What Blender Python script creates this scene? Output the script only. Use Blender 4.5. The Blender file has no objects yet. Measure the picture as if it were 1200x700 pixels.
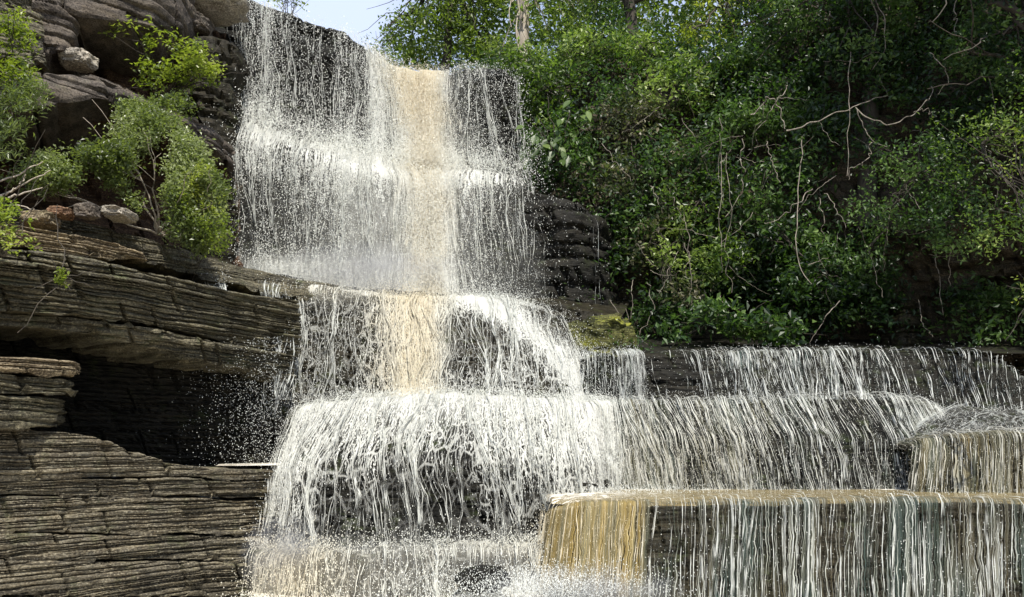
import bpy, math, random
import numpy as np
from mathutils import Vector, Matrix

R = math.radians
SC = bpy.context.scene
COL = SC.collection
random.seed(7)
rng = np.random.default_rng(11)

# ------------------------------------------------------------------ camera
F = 942.0                      # focal length in photograph pixels (1200 wide)
PITCH = math.atan((525 - 350) / F)
EYE = 1.6                      # eye height above the lower pool
cam = bpy.data.cameras.new('camera')
co = bpy.data.objects.new('camera', cam)
COL.objects.link(co)
co.location = (0, 0, EYE)
co.rotation_euler = (R(90) + PITCH, 0, 0)
cam.sensor_width = 36
cam.lens = F / 1200 * 36
cam.clip_end = 3000
SC.camera = co

# ------------------------------------------------------------------ light
SUN_EL, SUN_AZ = R(59), R(163)       # azimuth clockwise from +Y (forward)
sd = Vector((math.sin(SUN_AZ) * math.cos(SUN_EL), math.cos(SUN_AZ) * math.cos(SUN_EL), math.sin(SUN_EL)))
sl = bpy.data.lights.new('sun', 'SUN')
sl.energy = 5.0
sl.angle = R(0.5)
sl.color = (1, .95, .86)
so = bpy.data.objects.new('sun', sl)
COL.objects.link(so)
so.rotation_euler = sd.to_track_quat('Z', 'Y').to_euler()

W = bpy.data.worlds.new('World')
SC.world = W
W.use_nodes = True
wn = W.node_tree.nodes
wl = W.node_tree.links
wn.clear()
sky = wn.new('ShaderNodeTexSky')
sky.sky_type = 'NISHITA'
sky.sun_disc = False
sky.sun_elevation = SUN_EL
sky.sun_rotation = SUN_AZ
sky.dust_density = 1.5
tc = wn.new('ShaderNodeTexCoord')
cn = wn.new('ShaderNodeTexNoise')
cn.inputs['Scale'].default_value = 2.2
cn.inputs['Detail'].default_value = 6
cr = wn.new('ShaderNodeValToRGB')
cr.color_ramp.elements[0].position = .36
cr.color_ramp.elements[1].position = .62
mx = wn.new('ShaderNodeMix')
mx.data_type = 'RGBA'
mx.inputs[7].default_value = (4.5, 5.2, 6.9, 1)
bg = wn.new('ShaderNodeBackground')
bg.inputs[1].default_value = .12
wo = wn.new('ShaderNodeOutputWorld')
wl.new(tc.outputs['Generated'], cn.inputs['Vector'])
wl.new(cn.outputs['Fac'], cr.inputs[0])
wl.new(cr.outputs[0], mx.inputs[0])
wl.new(sky.outputs[0], mx.inputs[6])
wl.new(mx.outputs[2], bg.inputs[0])
wl.new(bg.outputs[0], wo.inputs[0])
SC.view_settings.view_transform = 'Standard'
SC.view_settings.look = 'None'
SC.view_settings.exposure = 0.55
SC.view_settings.gamma = 1
SC.render.engine = 'CYCLES'
SC.cycles.max_bounces = 6
SC.cycles.diffuse_bounces = 2
SC.cycles.transparent_max_bounces = 24
SC.cycles.caustics_reflective = False
SC.cycles.caustics_refractive = False
SC.cycles.use_denoising = True

# ------------------------------------------------------------------ helpers
SP, CP = math.sin(PITCH), math.cos(PITCH)


def at(px, py, Y):
    """point of the world seen at photograph pixel (px, py) at distance Y"""
    dx = (np.asarray(px, float) - 600) / F
    dz = (350 - np.asarray(py, float)) / F
    y = CP - dz * SP
    z = SP + dz * CP
    t = np.asarray(Y, float) / y
    return np.stack([dx * t, y * t, EYE + z * t], -1)


def proj(P):
    x, y, z = P[..., 0], P[..., 1], P[..., 2] - EYE
    f = y * CP + z * SP
    u = -y * SP + z * CP
    return 600 + F * x / f, 350 - F * u / f


_lat = np.random.default_rng(5).random((32, 32, 32)).astype(np.float32)


def vn(p, s=1.0, seed=0):
    """value noise 0..1, p (...,3), s = cells per metre (scalar or 3)"""
    q = np.asarray(p) * np.asarray(s) + seed * 7.31 + 100
    i = np.floor(q).astype(int)
    f = q - i
    f = f * f * (3 - 2 * f)
    i &= 31
    j = (i + 1) & 31
    x0, y0, z0 = i[..., 0], i[..., 1], i[..., 2]
    x1, y1, z1 = j[..., 0], j[..., 1], j[..., 2]
    fx, fy, fz = f[..., 0], f[..., 1], f[..., 2]
    c00 = _lat[x0, y0, z0] * (1 - fx) + _lat[x1, y0, z0] * fx
    c10 = _lat[x0, y1, z0] * (1 - fx) + _lat[x1, y1, z0] * fx
    c01 = _lat[x0, y0, z1] * (1 - fx) + _lat[x1, y0, z1] * fx
    c11 = _lat[x0, y1, z1] * (1 - fx) + _lat[x1, y1, z1] * fx
    return (c00 * (1 - fy) + c10 * fy) * (1 - fz) + (c01 * (1 - fy) + c11 * fy) * fz


def fbm(p, s=1.0, seed=0, o=4):
    a, t, w = 0, 0, 1
    s = np.asarray(s, float)
    for k in range(o):
        a = a + w * vn(p, s * 2 ** k, seed + k * 3)
        t += w
        w *= .5
    return a / t


def g(px, py, cx, cy, sx, sy):
    return np.exp(-((px - cx) / sx) ** 2 - ((py - cy) / sy) ** 2)


def box(px, a, b, soft=5):
    return 1 / (1 + np.exp(-(px - a) / soft)) * 1 / (1 + np.exp((px - b) / soft))


def colm(x, y, period, seed, slope=0.):
    """columns of more and less water, -1..1"""
    q = np.stack([(x + slope * y) / period, y / (period * 14), 0 * x], -1)
    return (fbm(q, 1., seed, 3) - .5) * 3.2


def link(o, parent=None):
    COL.objects.link(o)
    if parent:
        o.parent = parent
    return o


def tag(o, label=None, cat=None, group=None, kind=None):
    if label: o['label'] = label
    if cat: o['category'] = cat
    if group: o['group'] = group
    if kind: o['kind'] = kind
    return o


def thing(name, label, cat, loc=(0, 0, 0), group=None):
    o = bpy.data.objects.new(name, None)
    o.location = tuple(float(c) for c in loc)
    o.empty_display_size = .1
    link(o)
    return tag(o, label, cat, group)


def mesh(name, V, faces, mat, parent=None, attrs=None, uv=None, smooth=True, kind=None):
    """V (n,3), faces (m,k) with k = 3 or 4; attrs: vertex floats"""
    V = np.ascontiguousarray(V, np.float32).reshape(-1, 3)
    if parent is not None:
        V = V - np.array(parent.matrix_basis.translation if parent.parent is None else (parent.parent.location + parent.location), np.float32)
    faces = np.ascontiguousarray(faces, np.int32)
    me = bpy.data.meshes.new(name)
    n, k = faces.shape
    me.vertices.add(len(V))
    me.vertices.foreach_set('co', V.ravel())
    me.loops.add(n * k)
    me.loops.foreach_set('vertex_index', faces.ravel())
    me.polygons.add(n)
    me.polygons.foreach_set('loop_start', np.arange(0, n * k, k, dtype=np.int32))
    me.polygons.foreach_set('loop_total', np.full(n, k, np.int32))
    me.polygons.foreach_set('use_smooth', np.full(n, smooth, bool))
    for a, v in (attrs or {}).items():
        at_ = me.attributes.new(a, 'FLOAT', 'POINT')
        at_.data.foreach_set('value', np.ascontiguousarray(v, np.float32).ravel())
    if uv is not None:
        l = me.uv_layers.new(name='UVMap')
        u = np.ascontiguousarray(uv, np.float32).reshape(-1, 2)[faces.ravel()]
        l.data.foreach_set('uv', u.ravel())
    me.update(calc_edges=True)
    me.materials.append(mat)
    o = bpy.data.objects.new(name, me)
    link(o, parent)
    if kind:
        o['kind'] = kind
    return o


def gridfaces(nv, nu, closed=False):
    i = np.arange(nv - 1)[:, None] * nu + np.arange(nu - 1)[None]
    return np.stack([i, i + nu, i + nu + 1, i + 1], -1).reshape(-1, 4)


def smooth1(a, n, axis):
    for _ in range(n):
        b = a.copy()
        s0 = [slice(None)] * a.ndim
        s1 = list(s0)
        s2 = list(s0)
        s0[axis] = slice(1, -1)
        s1[axis] = slice(0, -2)
        s2[axis] = slice(2, None)
        b[tuple(s0)] = .5 * a[tuple(s0)] + .25 * (a[tuple(s1)] + a[tuple(s2)])
        a = b
    return a


class Patch:
    """surface through rows of (px, py, Y) points, rows from top to bottom"""

    def __init__(s, rows, nu, nv, sm=(6, 2), wts=None, lipn=.05):
        tt = np.linspace(0, 1, nu)
        G = []
        Ds = []
        if len({len(r) for r in rows}) == 1:
            for r in rows:
                r = np.array(r, float)
                w = at(r[:, 0], r[:, 1], r[:, 2]) if r.shape[1] == 3 else r[:, 1:]
                d = np.r_[0, np.cumsum(np.linalg.norm(np.diff(w, axis=0), axis=1))]
                Ds.append(d / d[-1])
        Dm = np.mean(Ds, axis=0) if Ds else None
        for r in rows:
            r = np.array(r, float)
            if r.shape[1] == 3:
                w = at(r[:, 0], r[:, 1], r[:, 2])
            else:
                w = r[:, 1:]
            d = np.r_[0, np.cumsum(np.linalg.norm(np.diff(w, axis=0), axis=1))]
            d = d / d[-1] if Dm is None else Dm
            G.append(np.stack([np.interp(tt, d, w[:, k]) for k in range(3)], -1))
        G = np.array(G)
        G = smooth1(G, sm[0], 1)
        G[..., 2] += lipn * (fbm(G * (1, 1, 0), 2.2, 19, 3) - .5)
        G[..., 1] += lipn * 3 * (fbm(G * (1, 1, 0), 1.5, 23, 3) - .5)
        dd = np.r_[0, np.cumsum(np.linalg.norm(np.diff(G, axis=0), axis=2).mean(1))]
        s.rowv = dd / dd[-1]
        vv = np.linspace(0, 1, nv)
        if wts is not None:
            cw = np.r_[0, np.cumsum(wts)] / np.sum(wts)
            vv = np.interp(vv, cw, s.rowv)
        P = np.empty((nv, nu, 3))
        k = np.clip(np.searchsorted(s.rowv, vv, 'right') - 1, 0, len(rows) - 2)
        f = ((vv - s.rowv[k]) / (s.rowv[k + 1] - s.rowv[k]))[:, None, None]
        P = G[k] * (1 - f) + G[k + 1] * f
        P = smooth1(P, sm[1], 0)
        s.P = P
        s.nu, s.nv = nu, nv
        s.len_u = np.linalg.norm(np.diff(G, axis=1), axis=2).sum(1).mean()
        s.len_v = dd[-1]
        s.N = s.normals(P)
        s.uv = np.stack(np.broadcast_arrays(tt[None] * s.len_u, vv[:, None] * s.len_v), -1)

    @staticmethod
    def normals(P):
        du = np.gradient(P, axis=1)
        dv = np.gradient(P, axis=0)
        n = np.cross(dv, du)
        return n / (np.linalg.norm(n, axis=-1, keepdims=True) + 1e-9)

    def samp(s, u, v, A=None):
        A = s.P if A is None else A
        x = np.clip(u, 0, 1) * (s.nu - 1)
        y = np.clip(v, 0, 1) * (s.nv - 1)
        i = np.clip(x.astype(int), 0, s.nu - 2)
        j = np.clip(y.astype(int), 0, s.nv - 2)
        fx = (x - i)
        fy = (y - j)
        if A.ndim == 3:
            fx, fy = fx[..., None], fy[..., None]
        return (A[j, i] * (1 - fx) + A[j, i + 1] * fx) * (1 - fy) + (A[j + 1, i] * (1 - fx) + A[j + 1, i + 1] * fx) * fy


def strata(z, along, seed, thick=(.03, .12)):
    """offset and joint depth of a layered rock at height z"""
    r = np.random.default_rng(seed)
    th = thick[0] + (thick[1] * 1.7 - thick[0]) * r.random(400) ** 2.2
    b = np.cumsum(th) - 8
    i = np.clip(np.searchsorted(b, z), 1, 399)
    f = (z - b[i - 1]) / th[i]
    val = r.random(400)[i]
    bl = r.uniform(.5, 3.5, 400)[i]
    j = np.floor(along / bl + r.random(400)[i] * 9).astype(int)
    h = np.sin(i * 12.9898 + j * 78.233 + seed) * 43758.5453
    h = h - np.floor(h)
    joint = np.exp(-(f / .16) ** 2) + .6 * np.exp(-((1 - f) / .12) ** 2)
    fr = along / bl - np.floor(along / bl)
    return .55 * val + .45 * h - .55 * joint


def rock(name, patch, mat, parent=None, amp=.1, lump=.25, seed=1, thick=(.03, .12), tilt=0., attrs=None, kind=None, fine=.06):
    P = patch.P
    along = patch.uv[..., 0]
    w = fbm(P, 1.1, seed, 3) - .5
    z = P[..., 2] + w * .06 + along * tilt + (fbm(P, (7, 7, 7), seed + 2, 3) - .5) * .022
    d = amp * (strata(z, along, seed, thick) - .3)
    d = d + lump * (fbm(P, (1.2, 1.2, 2.0), seed + 9, 4) - .5)
    d = d + fine * (fbm(P, (7, 7, 60) if fine > .03 else 9., seed + 4, 3) - .5)
    cr_ = vn(np.stack([along * 1.1 + (P[..., 2] * .4), np.floor(P[..., 2] * 3.3) * 5.7, 0 * along], -1), 2.2, seed + 6)
    d = d - amp * .9 * np.exp(-((cr_ - .5) / .025) ** 2)
    # keep flat tops flatter
    N = patch.N
    Q = P + N * (d * (1 - .75 * np.clip(N[..., 2], 0, 1)))[..., None]
    return mesh(name, Q, gridfaces(patch.nv, patch.nu), mat, parent, attrs, patch.uv, smooth=False, kind=kind)


# ------------------------------------------------------------------ materials
class NT:
    def __init__(s, name):
        s.m = bpy.data.materials.new(name)
        s.m.use_nodes = True
        s.t = s.m.node_tree
        s.t.nodes.clear()
        s.out = s.n('ShaderNodeOutputMaterial')

    def n(s, k, **kw):
        o = s.t.nodes.new(k)
        for a, b in kw.items():
            setattr(o, a, b)
        return o

    def l(s, a, b):
        s.t.links.new(a, b)

    def val(s, x, sock):
        if isinstance(x, (int, float)):
            sock.default_value = x
        elif isinstance(x, tuple):
            sock.default_value = x
        else:
            s.l(x, sock)

    def math(s, op, a, b=0., c=0., clamp=False):
        o = s.n('ShaderNodeMath', operation=op)
        o.use_clamp = clamp
        s.val(a, o.inputs[0]); s.val(b, o.inputs[1]); s.val(c, o.inputs[2])
        return o.outputs[0]

    def vmap(s, vec, scale, loc=(0, 0, 0)):
        o = s.n('ShaderNodeMapping')
        s.l(vec, o.inputs[0])
        o.inputs['Scale'].default_value = scale
        o.inputs['Location'].default_value = loc
        return o.outputs[0]

    def noise(s, vec, scale=1., detail=3., rough=.55, dist=0.):
        o = s.n('ShaderNodeTexNoise')
        s.l(vec, o.inputs['Vector'])
        o.inputs['Scale'].default_value = scale
        o.inputs['Detail'].default_value = detail
        o.inputs['Roughness'].default_value = rough
        o.inputs['Distortion'].default_value = dist
        return o.outputs['Fac']

    def rng(s, x, a, b, c=0., d=1., t='LINEAR'):
        o = s.n('ShaderNodeMapRange', interpolation_type=t)
        s.val(x, o.inputs[0]); s.val(a, o.inputs[1]); s.val(b, o.inputs[2]); s.val(c, o.inputs[3]); s.val(d, o.inputs[4])
        return o.outputs[0]

    def mix(s, f, a, b, mode='MIX'):
        o = s.n('ShaderNodeMix', data_type='RGBA', blend_type=mode)
        s.val(f, o.inputs[0])
        s.val(a + (1,) if isinstance(a, tuple) and len(a) == 3 else a, o.inputs[6])
        s.val(b + (1,) if isinstance(b, tuple) and len(b) == 3 else b, o.inputs[7])
        return o.outputs[2]

    def attr(s, name):
        return s.n('ShaderNodeAttribute', attribute_name=name).outputs['Fac']

    def coords(s, k='Object'):
        return s.n('ShaderNodeTexCoord').outputs[k]


def M_rock(name, base, second, third, wet=.0, layers=22., bump=.5, moss=(.06, .09, .015), mossamt=.15, layerc=.5, fleck=.75, spec=None):
    t = NT(name)
    geo = t.n('ShaderNodeNewGeometry')
    pos = geo.outputs['Position']
    big = t.noise(pos, .9, 4, .6)
    mid = t.noise(pos, 5., 5, .65)
    lay = t.noise(t.vmap(pos, (1.3, 1.3, layers)), 1., 4, .6, .3)
    lay2 = t.noise(t.vmap(pos, (3.5, 3.5, layers * 3.6)), 1., 4, .65, .3)
    c_l2 = t.rng(lay2, .42, .56)
    fine = t.noise(pos, 42., 3, .7)
    c = t.mix(t.rng(big, .38, .62), base, second)
    c = t.mix(t.rng(mid, .45, .7), c, third)
    pat = t.noise(t.vmap(pos, (1.6, 1.6, 5.)), 1., 5, .7, .6)
    c = t.mix(t.rng(pat, .50, .60, 0, .75), c, (third[0] * 1.15, third[1] * 1.08, third[2] * .95))
    c = t.mix(t.rng(pat, .46, .38, 0, .6), c, (base[0] * .45, base[1] * .42, base[2] * .4))
    c = t.mix(t.rng(lay, .42, .58, 0, layerc), c, (base[0] * .35, base[1] * .35, base[2] * .35))
    c = t.mix(t.rng(fine, .54, .64, 0, fleck), c, (min(1, third[0] * 1.7), min(1, third[1] * 1.7), min(1, third[2] * 1.65)))
    c = t.mix(t.rng(fine, .47, .38, 0, .8), c, (base[0] * .2, base[1] * .2, base[2] * .2))
    c = t.mix(t.math('MULTIPLY', t.rng(lay2, .52, .40), layerc), c, (base[0] * .25, base[1] * .25, base[2] * .25))
    up = t.n('ShaderNodeSeparateXYZ')
    t.l(geo.outputs['Normal'], up.inputs[0])
    mm = t.math('MULTIPLY', t.rng(t.noise(pos, 3.1, 4, .7), .55, .68), t.rng(up.outputs[2], -.3, .6, .3, 1.))
    c = t.mix(t.math('MULTIPLY', mm, mossamt), c, moss)
    bs = t.n('ShaderNodeBsdfPrincipled')
    t.l(c, bs.inputs['Base Color'])
    t.l(t.rng(t.noise(pos, 8., 3), .35, .65, .75 - wet * .45, .9 - wet * .4), bs.inputs['Roughness'])
    bs.inputs['Specular IOR Level'].default_value = .25 - wet * .14 if spec is None else spec
    h = t.math('ADD', t.math('MULTIPLY', lay2, .5), t.math('ADD', t.math('MULTIPLY', mid, .5), t.math('MULTIPLY', fine, .35)))
    h = t.math('ADD', h, t.math('MULTIPLY', lay, .6))
    b = t.n('ShaderNodeBump')
    b.inputs['Strength'].default_value = bump
    b.inputs['Distance'].default_value = .05
    t.l(h, b.inputs['Height'])
    t.l(b.outputs[0], bs.inputs['Normal'])
    t.l(bs.outputs[0], t.out.inputs[0])
    return t.m


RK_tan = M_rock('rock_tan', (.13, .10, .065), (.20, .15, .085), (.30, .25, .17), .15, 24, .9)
RK_olive = M_rock('rock_olive', (.06, .052, .03), (.10, .085, .045), (.17, .155, .105), .55, 26, 1., mossamt=.35, spec=.4)
RK_low = M_rock('rock_low', (.085, .073, .048), (.135, .105, .06), (.21, .19, .14), .5, 30, 1., mossamt=.3, spec=.45)
RK_slab = M_rock('rock_slab', (.06, .049, .04), (.09, .075, .062), (.14, .12, .10), .0, 7, .6, mossamt=.1, layerc=.35, fleck=.35)
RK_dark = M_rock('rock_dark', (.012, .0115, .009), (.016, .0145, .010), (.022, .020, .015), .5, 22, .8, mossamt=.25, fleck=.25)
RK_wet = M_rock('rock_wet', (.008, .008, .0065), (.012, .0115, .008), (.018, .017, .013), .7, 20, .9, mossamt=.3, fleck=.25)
RK_brown = M_rock('rock_brown', (.018, .016, .009), (.026, .021, .011), (.032, .028, .018), .7, 14, .6, mossamt=.3, fleck=.25)
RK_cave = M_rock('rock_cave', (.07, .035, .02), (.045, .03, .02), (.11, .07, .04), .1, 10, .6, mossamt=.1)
RK_moss = M_rock('rock_moss', (.03, .035, .012), (.07, .075, .015), (.12, .12, .04), .4, 12, .9, moss=(.24, .25, .03), mossamt=1.)
RK_soil = M_rock('rock_soil', (.035, .028, .018), (.05, .04, .024), (.075, .06, .04), .1, 8, .8, mossamt=.3)
RK_pale = M_rock('rock_pale', (.24, .21, .17), (.30, .27, .22), (.38, .35, .3), .0, 9, .6, mossamt=.1, layerc=.2)
RK_red = M_rock('rock_red', (.16, .08, .045), (.20, .11, .06), (.25, .17, .11), .0, 10, .5, mossamt=.1)


def M_water(name, streak=26., vs=2.2, speck=48., spv=24., lace=0., lsc=(5., 1.8), gain=6., clear=(.80, .82, .78), mud=(.80, .72, .52), wgt=(.5, .5), film=.0, rough=.35, tint=None, lw=(.02, .06)):
    """falling white water: foam over gaps through which the rock shows; cov, mud are vertex attributes"""
    t = NT(name)
    uv = t.coords('UV')
    cov = t.attr('cov')
    md = t.attr('mud')
    w = t.noise(uv, 3., 2, .5)
    wv = t.n('ShaderNodeVectorMath', operation='ADD')
    sc_ = t.n('ShaderNodeVectorMath', operation='SCALE')
    nz = t.n('ShaderNodeTexNoise')
    t.l(uv, nz.inputs['Vector'])
    nz.inputs['Scale'].default_value = 4.5
    nz.inputs['Detail'].default_value = 2
    t.l(nz.outputs['Color'], sc_.inputs[0])
    sc_.inputs['Scale'].default_value = .09
    t.l(uv, wv.inputs[0])
    t.l(sc_.outputs[0], wv.inputs[1])
    uvw = wv.outputs[0]
    s1 = t.noise(t.vmap(uvw, (streak, vs, 1)), 1., 3, .6)
    s2 = t.noise(t.vmap(uv, (speck, spv, 1)), 1., 2, .7)
    s1 = t.rng(s1, .34, .66)
    s2 = t.rng(s2, .32, .68)
    n = t.math('ADD', t.math('MULTIPLY', s1, wgt[0]), t.math('MULTIPLY', s2, wgt[1]))
    a = t.math('SUBTRACT', n, t.math('SUBTRACT', 1., cov))
    a = t.math('MULTIPLY', a, gain, clamp=True)
    if lace > 0:
        vo = t.n('ShaderNodeTexVoronoi', feature='DISTANCE_TO_EDGE')
        t.l(t.vmap(uvw, (lsc[0], lsc[1], 1)), vo.inputs['Vector'])
        vo.inputs['Scale'].default_value = 1.
        vo2 = t.n('ShaderNodeTexVoronoi', feature='DISTANCE_TO_EDGE')
        t.l(t.vmap(uvw, (lsc[0] * 2.1, lsc[1] * 1.7, 1), (3, 1, 0)), vo2.inputs['Vector'])
        vo2.inputs['Scale'].default_value = 1.
        e = t.rng(vo.outputs[0], lw[0], lw[1], 1., 0.)
        e2 = t.math('MULTIPLY', t.rng(vo2.outputs[0], lw[0] * .9, lw[1] * 1.1, 1., 0.), t.rng(w, .42, .55))
        e = t.math('MULTIPLY', t.math('MAXIMUM', e, e2), t.rng(cov, .12, .55, .12, lace))
        e = t.math('MULTIPLY', e, t.rng(s2, .05, .35, .35, 1.))
        a = t.math('MAXIMUM', a, e)
    if film:
        a = t.math('MAXIMUM', a, t.math('MULTIPLY', t.rng(cov, .02, .15), film))
    a = t.math('MAXIMUM', a, t.math('MULTIPLY', t.attr('veil'), t.rng(s1, 0., 1., .55, 1.)))  # veil puts mist haze, and the solid silty flow, into the sheet's opacity
    col = t.mix(md, clear, mud)
    col = t.mix(t.math('MULTIPLY', t.rng(s1, .25, .75, .6, 0.), md), col, (mud[0] * .8, mud[1] * .68, mud[2] * .5))
    if tint:
        s3 = t.rng(t.noise(t.vmap(uvw, (streak * .8, vs * .5, 1), (5, 2, 0)), 1., 3, .6), .36, .64)
        big = t.noise(t.vmap(uv, (2.2, .5, 1)), 1., 2, .5)
        tc_ = t.mix(t.rng(big, .42, .58), tint[0], tint[1])
        big2 = t.noise(t.vmap(uv, (9., .25, 1), (7, 3, 0)), 1., 3, .6)
        tc_ = t.mix(md, tc_, t.mix(t.rng(big2, .42, .58), (mud[0] * .62, mud[1] * .54, mud[2] * .34), (mud[0] * .38, mud[1] * .42, mud[2] * .5)))
        col = t.mix(t.rng(s3, tint[2], tint[2] + .35), tc_, col)
    d = t.n('ShaderNodeBsdfPrincipled')
    t.l(col, d.inputs['Base Color'])
    d.inputs['Roughness'].default_value = rough
    d.inputs['Specular IOR Level'].default_value = .5
    b = t.n('ShaderNodeBump')
    b.inputs['Strength'].default_value = .7
    b.inputs['Distance'].default_value = .03
    t.l(n, b.inputs['Height'])
    t.l(b.outputs[0], d.inputs['Normal'])
    tr = t.n('ShaderNodeBsdfTranslucent')
    t.l(col, tr.inputs[0])
    m1 = t.n('ShaderNodeMixShader')
    m1.inputs[0].default_value = .35
    t.l(d.outputs[0], m1.inputs[1])
    t.l(tr.outputs[0], m1.inputs[2])
    tp = t.n('ShaderNodeBsdfTransparent')
    ms = t.n('ShaderNodeMixShader')
    t.l(a, ms.inputs[0])
    t.l(tp.outputs[0], ms.inputs[1])
    t.l(m1.outputs[0], ms.inputs[2])
    t.l(ms.outputs[0], t.out.inputs[0])
    return t.m


WA_fall = M_water('water_fall', 42, 2.2, 60, 26, gain=6)
WA_lace = M_water('water_lace', 48, 2.4, 70, 20, lace=1., lsc=(8., 2.8), gain=7)
WA_streak = M_water('water_streak', 72, 2.2, 100, 22, gain=6, wgt=(.72, .28), tint=((.09, .13, .115), (.15, .15, .10), .42))
WA_glass = M_water('water_glass', 84, .6, 120, 8, gain=5, wgt=(.85, .15), clear=(.74, .77, .70), mud=(.66, .54, .26), tint=((.045, .075, .066), (.07, .062, .035), .58))


def M_drop():
    t = NT('water_drops')
    md = t.attr('mud')
    col = t.mix(md, (.82, .84, .80), (.80, .72, .54))
    d = t.n('ShaderNodeBsdfPrincipled')
    t.l(col, d.inputs['Base Color'])
    d.inputs['Roughness'].default_value = .3
    tr = t.n('ShaderNodeBsdfTranslucent')
    t.l(col, tr.inputs[0])
    m1 = t.n('ShaderNodeMixShader')
    m1.inputs[0].default_value = .35
    t.l(d.outputs[0], m1.inputs[1])
    t.l(tr.outputs[0], m1.inputs[2])
    t.l(m1.outputs[0], t.out.inputs[0])
    return t.m


WA_drop = M_drop()


def M_pool(name, c1, c2, foam=.5, sc=(2., 8.)):
    t = NT(name)
    geo = t.n('ShaderNodeNewGeometry')
    pos = geo.outputs['Position']
    n = t.noise(t.vmap(pos, (sc[0], sc[1], 1)), 1., 4, .6, .4)
    fn = t.noise(t.vmap(pos, (sc[0] * 3, sc[1] * 2, 1)), 1., 4, .65, .6)
    cov = t.attr('cov')
    col = t.mix(t.rng(n, .35, .65), c1, c2)
    f = t.math('MULTIPLY', t.math('SUBTRACT', t.math('ADD', t.rng(fn, .3, .7), cov), 1.), 4., clamp=True)
    col = t.mix(f, col, (.86, .83, .76))
    bs = t.n('ShaderNodeBsdfPrincipled')
    t.l(col, bs.inputs['Base Color'])
    t.l(t.rng(f, 0., 1., .12, .6), bs.inputs['Roughness'])
    b = t.n('ShaderNodeBump')
    b.inputs['Strength'].default_value = .6
    b.inputs['Distance'].default_value = .05
    t.l(t.noise(t.vmap(pos, (7, 16, 1)), 1., 3, .6, .5), b.inputs['Height'])
    t.l(b.outputs[0], bs.inputs['Normal'])
    t.l(bs.outputs[0], t.out.inputs[0])
    return t.m


WA_tan = M_pool('silty_water', (.15, .115, .05), (.27, .22, .12))
WA_pool = M_pool('foamy_water', (.45, .40, .30), (.62, .56, .45))


def M_leaf(name, dark, mid, lit, spec=.5, trans=.35, rough=.38):
    t = NT(name)
    r = t.attr('rnd')
    cr_ = t.n('ShaderNodeValToRGB')
    e = cr_.color_ramp.elements
    e[0].position, e[1].position = 0., 1.
    e[0].color = dark + (1,)
    e[1].color = lit + (1,)
    k = e.new(.55)
    k.color = mid + (1,)
    t.l(r, cr_.inputs[0])
    d = t.n('ShaderNodeBsdfPrincipled')
    t.l(cr_.outputs[0], d.inputs['Base Color'])
    d.inputs['Roughness'].default_value = rough
    d.inputs['Specular IOR Level'].default_value = spec
    tr = t.n('ShaderNodeBsdfTranslucent')
    t.l(t.mix(.6, cr_.outputs[0], (min(1, mid[0] * 2.4), min(1, mid[1] * 2.4), mid[2] * .8)), tr.inputs[0])
    m1 = t.n('ShaderNodeMixShader')
    m1.inputs[0].default_value = trans + .08
    t.l(d.outputs[0], m1.inputs[1])
    t.l(tr.outputs[0], m1.inputs[2])
    t.l(m1.outputs[0], t.out.inputs[0])
    return t.m


LF_deep = M_leaf('leaf_deep', (.005, .016, .006), (.038, .082, .02), (.17, .26, .07), .5, .35, .42)  # greens darkened so the bank's deep shade sits in the leaf colour
LF_mid = M_leaf('leaf_mid', (.009, .022, .007), (.085, .145, .028), (.32, .40, .11), .55, .4, .42)  # light end raised to put sunlit highlights into the leaf colour
LF_dry = M_leaf('leaf_dry', (.025, .04, .015), (.06, .085, .035), (.26, .23, .15), .5, .3, .45)
LF_lime = M_leaf('leaf_lime', (.035, .06, .012), (.15, .20, .03), (.34, .37, .08), .5, .45)
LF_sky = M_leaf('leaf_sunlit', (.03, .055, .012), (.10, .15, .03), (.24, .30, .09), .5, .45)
LF_grey = M_leaf('leaf_pale', (.03, .045, .015), (.12, .16, .05), (.30, .34, .16), .6, .4)


def M_bark(name, a, b):
    t = NT(name)
    pos = t.n('ShaderNodeNewGeometry').outputs['Position']
    n = t.noise(t.vmap(pos, (14, 14, 3)), 1., 4, .65)
    bs = t.n('ShaderNodeBsdfPrincipled')
    t.l(t.mix(t.rng(n, .35, .65), a, b), bs.inputs['Base Color'])
    bs.inputs['Roughness'].default_value = .85
    bu = t.n('ShaderNodeBump')
    bu.inputs['Strength'].default_value = .6
    bu.inputs['Distance'].default_value = .02
    t.l(n, bu.inputs['Height'])
    t.l(bu.outputs[0], bs.inputs['Normal'])
    t.l(bs.outputs[0], t.out.inputs[0])
    return t.m


BK_pale = M_bark('bark_pale', (.24, .20, .15), (.42, .37, .30))
BK_dark = M_bark('bark_dark', (.022, .018, .012), (.06, .048, .033))
BK_vine = M_bark('bark_vine', (.10, .085, .065), (.30, .26, .21))


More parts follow.
